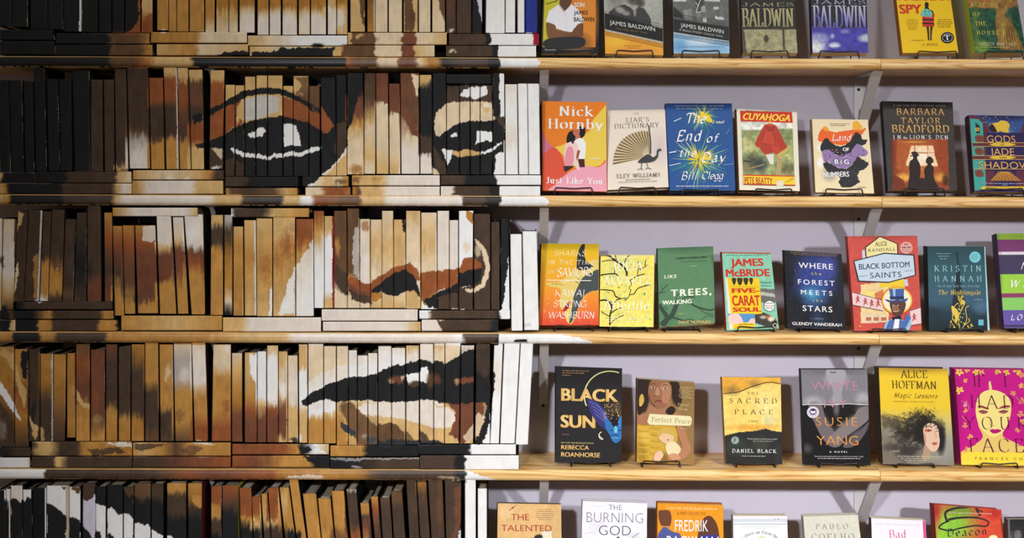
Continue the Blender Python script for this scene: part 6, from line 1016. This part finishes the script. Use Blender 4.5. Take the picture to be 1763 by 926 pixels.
c.soft(1585,738,36,36,(40,36,32),1,.45,nz=.22).soft(1562,745,30,28,(44,40,36),1,.6,nz=.25).soft(1600,745,28,34,(36,32,30),1,.4,nz=.12).soft(1565,775,30,22,(52,48,46),.9,.7,nz=.1).soft(1620,755,10,34,(36,32,30),1,.5).soft(1538,728,22,12,(60,52,40),.6,1,nz=.4)
c.smooth([(1590,737),(1600,728),(1612,732),(1616,742),(1617,752),(1618,758),(1616,770),(1610,777),(1602,776),(1594,768),(1591,756)],(222,186,160)); c.soft(1599,741,8,5,(190,96,76),.0)
rr=random.Random(5)
for i in range(90):
    a=rr.uniform(3.0,6.4); r0=rr.uniform(26,40); x=1583+r0*math.cos(a)*1.05; y=742+r0*math.sin(a); c.line([(x,y),(x+rr.uniform(-4,4),y+rr.uniform(-4,1)),(x+rr.uniform(-5,5),y+rr.uniform(-4,4))],.6,(48,42,34),True); c.lay-=1
for i in range(22): y=rr.uniform(712,738); c.line([(1560,y+8),(1540,y+2),(1519,y-rr.uniform(0,8))],.5,(90,78,48),True); c.lay-=1
c.lay+=1; c.soft(0,0,1,1,BLK)
c.smooth([(1591,740),(1597,737.5),(1604,740),(1601,743),(1594,744)],(206,132,104)); c.smooth([(1590,744),(1594,752),(1594,764),(1591,758)],(190,146,120)); c.ell(1599,741.6,1.3,1.1,(50,34,28)); c.line([(1594,741),(1600,740.5),(1604,742)],1.2,(60,34,30),True); c.line([(1593,736),(1599,733.5),(1605,735.5)],1.3,(50,34,28),True); c.line([(1610,738),(1614,737.5)],1,(60,40,34)); c.line([(1611,742),(1615,742.5)],1.1,(60,34,30)); c.line([(1609,742),(1612,752),(1609,754)],.8,(180,130,106),True); c.smooth([(1604,762.5),(1608,761.2),(1611,761.6),(1614,761.4),(1611,763.4)],(170,78,70)); c.smooth([(1605,763.4),(1614,763.2),(1611,766),(1607,766)],(190,96,84)); c.soft(0,0,1,1,BLK); c.smooth([(1592,766),(1598,772),(1602,778),(1600,790),(1588,790)],(176,146,120))
for x,y in ((1592,731),(1600,727),(1608,728),(1612,733)): c.line([(x-4,y),(x,y-3),(x+3,y),(x+1,y+4)],1.5,(44,38,32),True)
YD=(90,72,24)
c.text('ALICE',1552,1596,637,650,YD,'serif',nib=.2,slope=.01); c.text('HOFFMAN',1536,1612,655,668,YD,'serif',nib=.2,slope=.02); c.text('Magic Lessons',1539,1613,676,684,(70,54,24),'hand',nib=.15,shear=-.25,slope=.02); c.text('THE PREQUEL TO PRACTICAL MAGIC',1538,1608,689.5,692,(170,140,50),slope=.01); c.text('a novel',1532,1548,774,777.5,(206,200,190),'serif',nib=.2); c.micro(1545,1622,785,1.2,(200,190,170)); c.micro(1550,1618,788.5,1,(190,180,160)); c.micro(1556,1616,792,1,(190,180,160))
c=bk('ab',[(1643,635),(1772,637),(1781,802),(1655,800)],'magenta hardcover with yellow blossoms and a pale yellow woman’s face',3,(1689,1752,797),edge=(236,224,160),spine=(150,20,100),t=.036)
MG=(196,22,132); c.bg(MG).soft(1648,700,12,90,(150,10,100),.6,.9).rpoly([(1655,778),(1672,772),(1690,776),(1700,762),(1740,768),(1800,770),(1800,802),(1655,802)],(240,214,70),1,1)
c.smooth([(1690,708),(1684,730),(1692,752),(1678,766),(1668,776),(1772,778),(1752,764),(1728,752),(1724,740)],(228,196,110)); c.smooth([(1680,700),(1684,684),(1694,674),(1708,671),(1724,675),(1736,684),(1741,698),(1739,718),(1732,736),(1722,748),(1710,752),(1700,748),(1688,736),(1681,718)],(238,220,132)); c.soft(0,0,1,1,MG); c.poly([(1702,658),(1705,655),(1708,670),(1703,672)],(228,206,140))
c.smooth([(1682,700),(1690,698),(1702,703),(1700,705),(1690,702)],(150,60,70)); c.smooth([(1718,704),(1728,698),(1738,698),(1738,701),(1728,702)],(150,60,70)); c.smooth([(1685,709),(1692,706.5),(1701,709),(1693,712.5)],(160,70,90)); c.smooth([(1719,709),(1727,706.5),(1735,708.5),(1728,712)],(160,70,90)); c.line([(1685,708),(1692,706.5),(1701,709)],1.2,(90,30,50),True); c.line([(1719,709),(1727,706.5),(1736,708)],1.2,(90,30,50),True); c.line([(1706,720),(1704,730),(1708,733),(1713,732)],1,(200,160,96),True); c.smooth([(1704,741),(1709,738.5),(1713,739.5),(1717,738.5),(1724,741),(1718,745),(1712,746),(1708,745)],(176,20,110))
rr=random.Random(8)
for cx,cy,R in ((1652,640,7),(1665,637,5),(1680,640,6),(1690,641,5),(1718,639,6),(1733,641,6),(1751,639,7),(1760,645,6),(1652,672,7),(1662,655,4),(1758,664,5),(1744,677,5),(1757,713,6),(1760,726,5),(1752,740,5),(1661,732,5),(1670,752,5),(1662,707,4),(1663,775,6),(1759,690,6)):
    cl=rr.choice([(238,200,84),(226,150,110),(240,180,100)])
    for k in range(5):
        a=k*1.257+rr.random(); c.ell(cx+R*.55*math.cos(a),cy+R*.55*math.sin(a),R*.52,R*.3,cl,a,8); c.lay-=1
    c.ell(cx,cy,R*.2,R*.2,(206,120,60),0,6); c.lay-=1
c.lay+=1
for P in ([(1655,690),(1666,696),(1668,706)],[(1748,682),(1758,692),(1766,696)],[(1656,716),(1664,724)]): c.line(P,2.2,(206,90,130),True)
thin=dict(font='serif',nib=.12); DP=(84,14,60)
for st,x0,x1,y0,y1 in (('IF',1676,1694,643,665),('I',1729,1733,643,666),('HAD',1671,1745,680,702),('YOUR',1662,1768,717,738),('FACE',1669,1762,754,777)): c.text(st,x0,x1,y0,y1,DP,**thin)
c.text('FRANCES CHA',1679,1770,786,791,(150,140,40)); c.text('a novel',1659,1664,690,700,(236,150,180),'hand',nib=.2)
# ==== bottom shelf (cut by the bottom of the frame)
def low(n,q,l,**k): return bk(n,q,l,4,None,**k)
c=low('ac',[(857,866),(966,868),(968,1032),(855,1032)],'tan novel cover with brick red capitals beside the last white painted book',spine=(50,40,34),edge=(220,206,180),yb=.02,yt=.05,t=.02)
c.bg((226,184,124)).soft(870,880,20,16,(236,200,150),.8).soft(955,900,20,60,(206,166,112),.5).noise(.015,.03); c.line([(876,879),(884,873),(890,869)],1.6,(150,110,80),True,.6); c.ell(883,874,2.4,1.3,(110,84,70),-.6)
c.text('THE',880,911,884,895.5,(170,74,58),'sans',.005); c.text('TALENTED',863,950,903,914,(170,74,58),'sans',.005)
for k in range(6): c.micro(922+abs(k-2.5)*2,955-abs(k-2.5)*1.6,877+k*3.4,.8,(130,100,70))
c.rpoly([(933,915),(949,914),(951,932),(933,932)],(230,222,196)).soft(928,924,8,5,(60,56,50),.9); c.smooth([(920,924),(926,921),(933,922),(932,928),(922,930)],(50,46,44))
c=low('ad',[(1003,862),(1114,866),(1113,1030),(999,1030)],'white novel cover with thin grey capitals, second face out on the bottom shelf',spine=(190,188,196))
c.bg((238,237,242)).soft(1030,905,20,16,(220,220,230),.6).soft(1090,925,20,14,(216,216,224),.6).noise(.01,.02)
c.text('THE',1048,1071,868,878,(110,108,124),'sans',-.012); c.text('BURNING',1010,1107,880,899,(120,116,140),'sans',-.02); c.text('GOD',1031,1086,903,921,(56,54,66),'sans',-.018); c.line([(1003,920),(1020,916),(1030,922)],.7,(190,190,204),True); c.line([(1088,926),(1100,917)],1,(110,110,124)); c.smooth([(1056,932),(1062,925),(1066,924),(1064,932)],(50,50,60)); c.line([(1012,868),(1030,872),(1050,868)],.6,(206,206,218),True)
c=low('ae',[(1132,866),(1245,869),(1247,1030),(1131,1028)],'orange novel cover with the heads of two people seen from behind',spine=(150,80,30))
c.bg((230,152,40)).noise(.01,.02); c.smooth([(1134,880),(1140,878),(1152,879),(1156,890),(1154,904),(1146,908),(1138,904),(1134,892)],(110,70,50)); c.poly([(1140,905),(1152,905),(1151,910),(1140,910)],(190,130,90)); c.smooth([(1132,924),(1142,908),(1150,910),(1160,916),(1172,922),(1176,960),(1131,960)],(84,90,150)); c.smooth([(1206,905),(1210,894),(1218,888),(1226,890),(1234,902),(1238,920),(1240,960),(1200,960),(1202,918)],(98,62,48)); c.poly([(1206,922),(1234,920),(1236,960),(1204,960)],(60,60,150))
c.text('#1 NEW YORK TIMES BESTSELLING AUTHOR OF',1147,1234,872,876.5,(246,216,150),'sans',.01,slope=.02); c.text('A MAN CALLED OVE',1165,1215,880,886,(150,84,30),'sans',-.005,shear=-.1,slope=.02); c.text('FREDRIK',1162,1219,893.5,914,WHT,'sans',.0,slope=.015); c.text('BACKMAN',1148,1237,921,942,WHT,'sans',.0,slope=.015)
c=low('af',[(1262,888),(1355,888),(1360,1032),(1264,1032)],'white paperback with blue ruled lines and curved grey lettering',hard=False,spine=(120,120,124))
c.bg((236,236,236)); c.rpoly([(1260,895),(1360,895),(1360,902),(1260,902)],(224,228,234))
for y,w_ in ((894.5,.8),(897,.5),(902.4,.9)): c.line([(1262,y),(1356,y)],w_,(150,160,176))
c.text('24',1332,1341,891.5,895,(70,70,76)); c.micro(1274,1344,906.6,.7,(196,196,196)); c.micro(1302,1320,909.6,.7,(196,196,196))
st='The House on First Street'
for i,ch in enumerate(st):
    a=math.radians(-52+104*i/(len(st)-1)); x=1310+46*math.sin(a); y=960-42*math.cos(a)
    if ch!=' ': c.text(ch,x-1.6,x+1.6,y-5,y,(130,130,136),'serif',nib=.22,slope=math.tan(a)*.7)
c.soft(1312,926,8,5,(206,214,150),.8)
c=low('ag',[(1383,889),(1477,886),(1494,1030),(1393,1032)],'pale sage novel cover with two lines of dark serif capitals',spine=(160,160,146))
c.bg((214,212,196)).noise(.012,.02); c.text('PAULO',1405,1460,902,911,(96,96,86),'serif',nib=.16,slope=-.01); c.text('COELHO',1398,1471,919,930,(96,96,86),'serif',nib=.16,slope=-.01)
c=low('ah',[(1500,892),(1593,896),(1601,1032),(1504,1030)],'white novel cover with one pink word and a pink strip at right',spine=(60,54,56),hard=False)
c.bg((236,232,238)); c.poly([(1588.5,895),(1593,896),(1601,1032),(1596,1032)],(222,70,140)); c.text('NEW YORK TIMES BESTSELLER',1507,1584,900.5,903,(186,180,190),slope=.03); c.text('Bad',1531,1560,912.5,925,(206,60,140),'serif',nib=.18,slope=.01)
c=low('ai',[(1608,868),(1724,877),(1735,1028),(1619,1028)],'lime and red novel cover with a thick black line drawing of a hat',spine=(140,30,28),t=.034)
c.bg((214,76,50)).soft(1640,905,54,50,(136,190,56),1,.7,rot=-.2).soft(1655,880,26,14,(120,160,50),.8).soft(1612,880,10,30,(176,40,36),.9,.8).soft(1622,930,20,20,(140,196,50),.9).soft(1712,885,16,14,(190,44,38),.7).noise(.02,.05); HT=(46,42,40)
c.line([(1630,898),(1628,882),(1645,875),(1662,873),(1678,872),(1684,882),(1687,888)],4,HT,True); c.line([(1630,896),(1650,892),(1672,891),(1690,893),(1702,899),(1697,906),(1680,905),(1655,909),(1640,913),(1630,913),(1617,909),(1622,902),(1634,897)],2.8,HT,True); c.line([(1632,893),(1655,890),(1684,890)],1.6,HT,True); c.line([(1684,878),(1692,881)],2,HT); c.line([(1683,883),(1690,886)],2,HT)
c.text('By the author of The Good Lord Bird',1634,1707,880.5,883.5,(240,206,190),slope=.03); c.text('Deacon',1631,1699,911,923.5,HT,'hand',nib=.2,slope=-.045,shear=.02); c.text('King',1646,1690,929,942,HT,'hand',nib=.2,shear=0); c.ell(1710,930,9,9,(240,226,180))
c=low('aj',[(1735,894),(1812,893),(1818,1032),(1740,1032)],'dark grey cover with a black and white portrait, cut by the right corner',spine=(70,70,72))
c.bg((46,46,48)).rpoly([(1733,893),(1738,893),(1741,940),(1734,940)],(110,112,116)).soft(1752,921,9,14,(116,114,112),1,.5).soft(1750,908,12,7,(52,50,50),1,.5).soft(1742,920,3,10,(90,88,88),.8).noise(.04,.06)
c.line([(1748,918),(1751,917.4)],1.1,(30,30,30)); c.line([(1755,918),(1759,918)],1.1,(30,30,30)); c.line([(1750,927),(1756,927)],1,(40,36,36))
STN={'h':'orange and pink'}
for c in BKS:
    o=c.build(c.shelf)
for i,c in enumerate(BKS):
    if c.st:
        x0,x1,yt=c.st; nm=c.label.split(',')[0]
        col=' '.join(nm.split()[:3]).replace(' novel','').replace(' paperback','').replace(' hardcover','').replace(' with','')
        row=[k for k in BKS if k.shelf==c.shelf]; k=row.index(c)+1
        c.stand(c.shelf,x0,x1,yt,f'black wire stand under the {ordn(k)} displayed book from left on the {PLACE[c.shelf]} shelf')
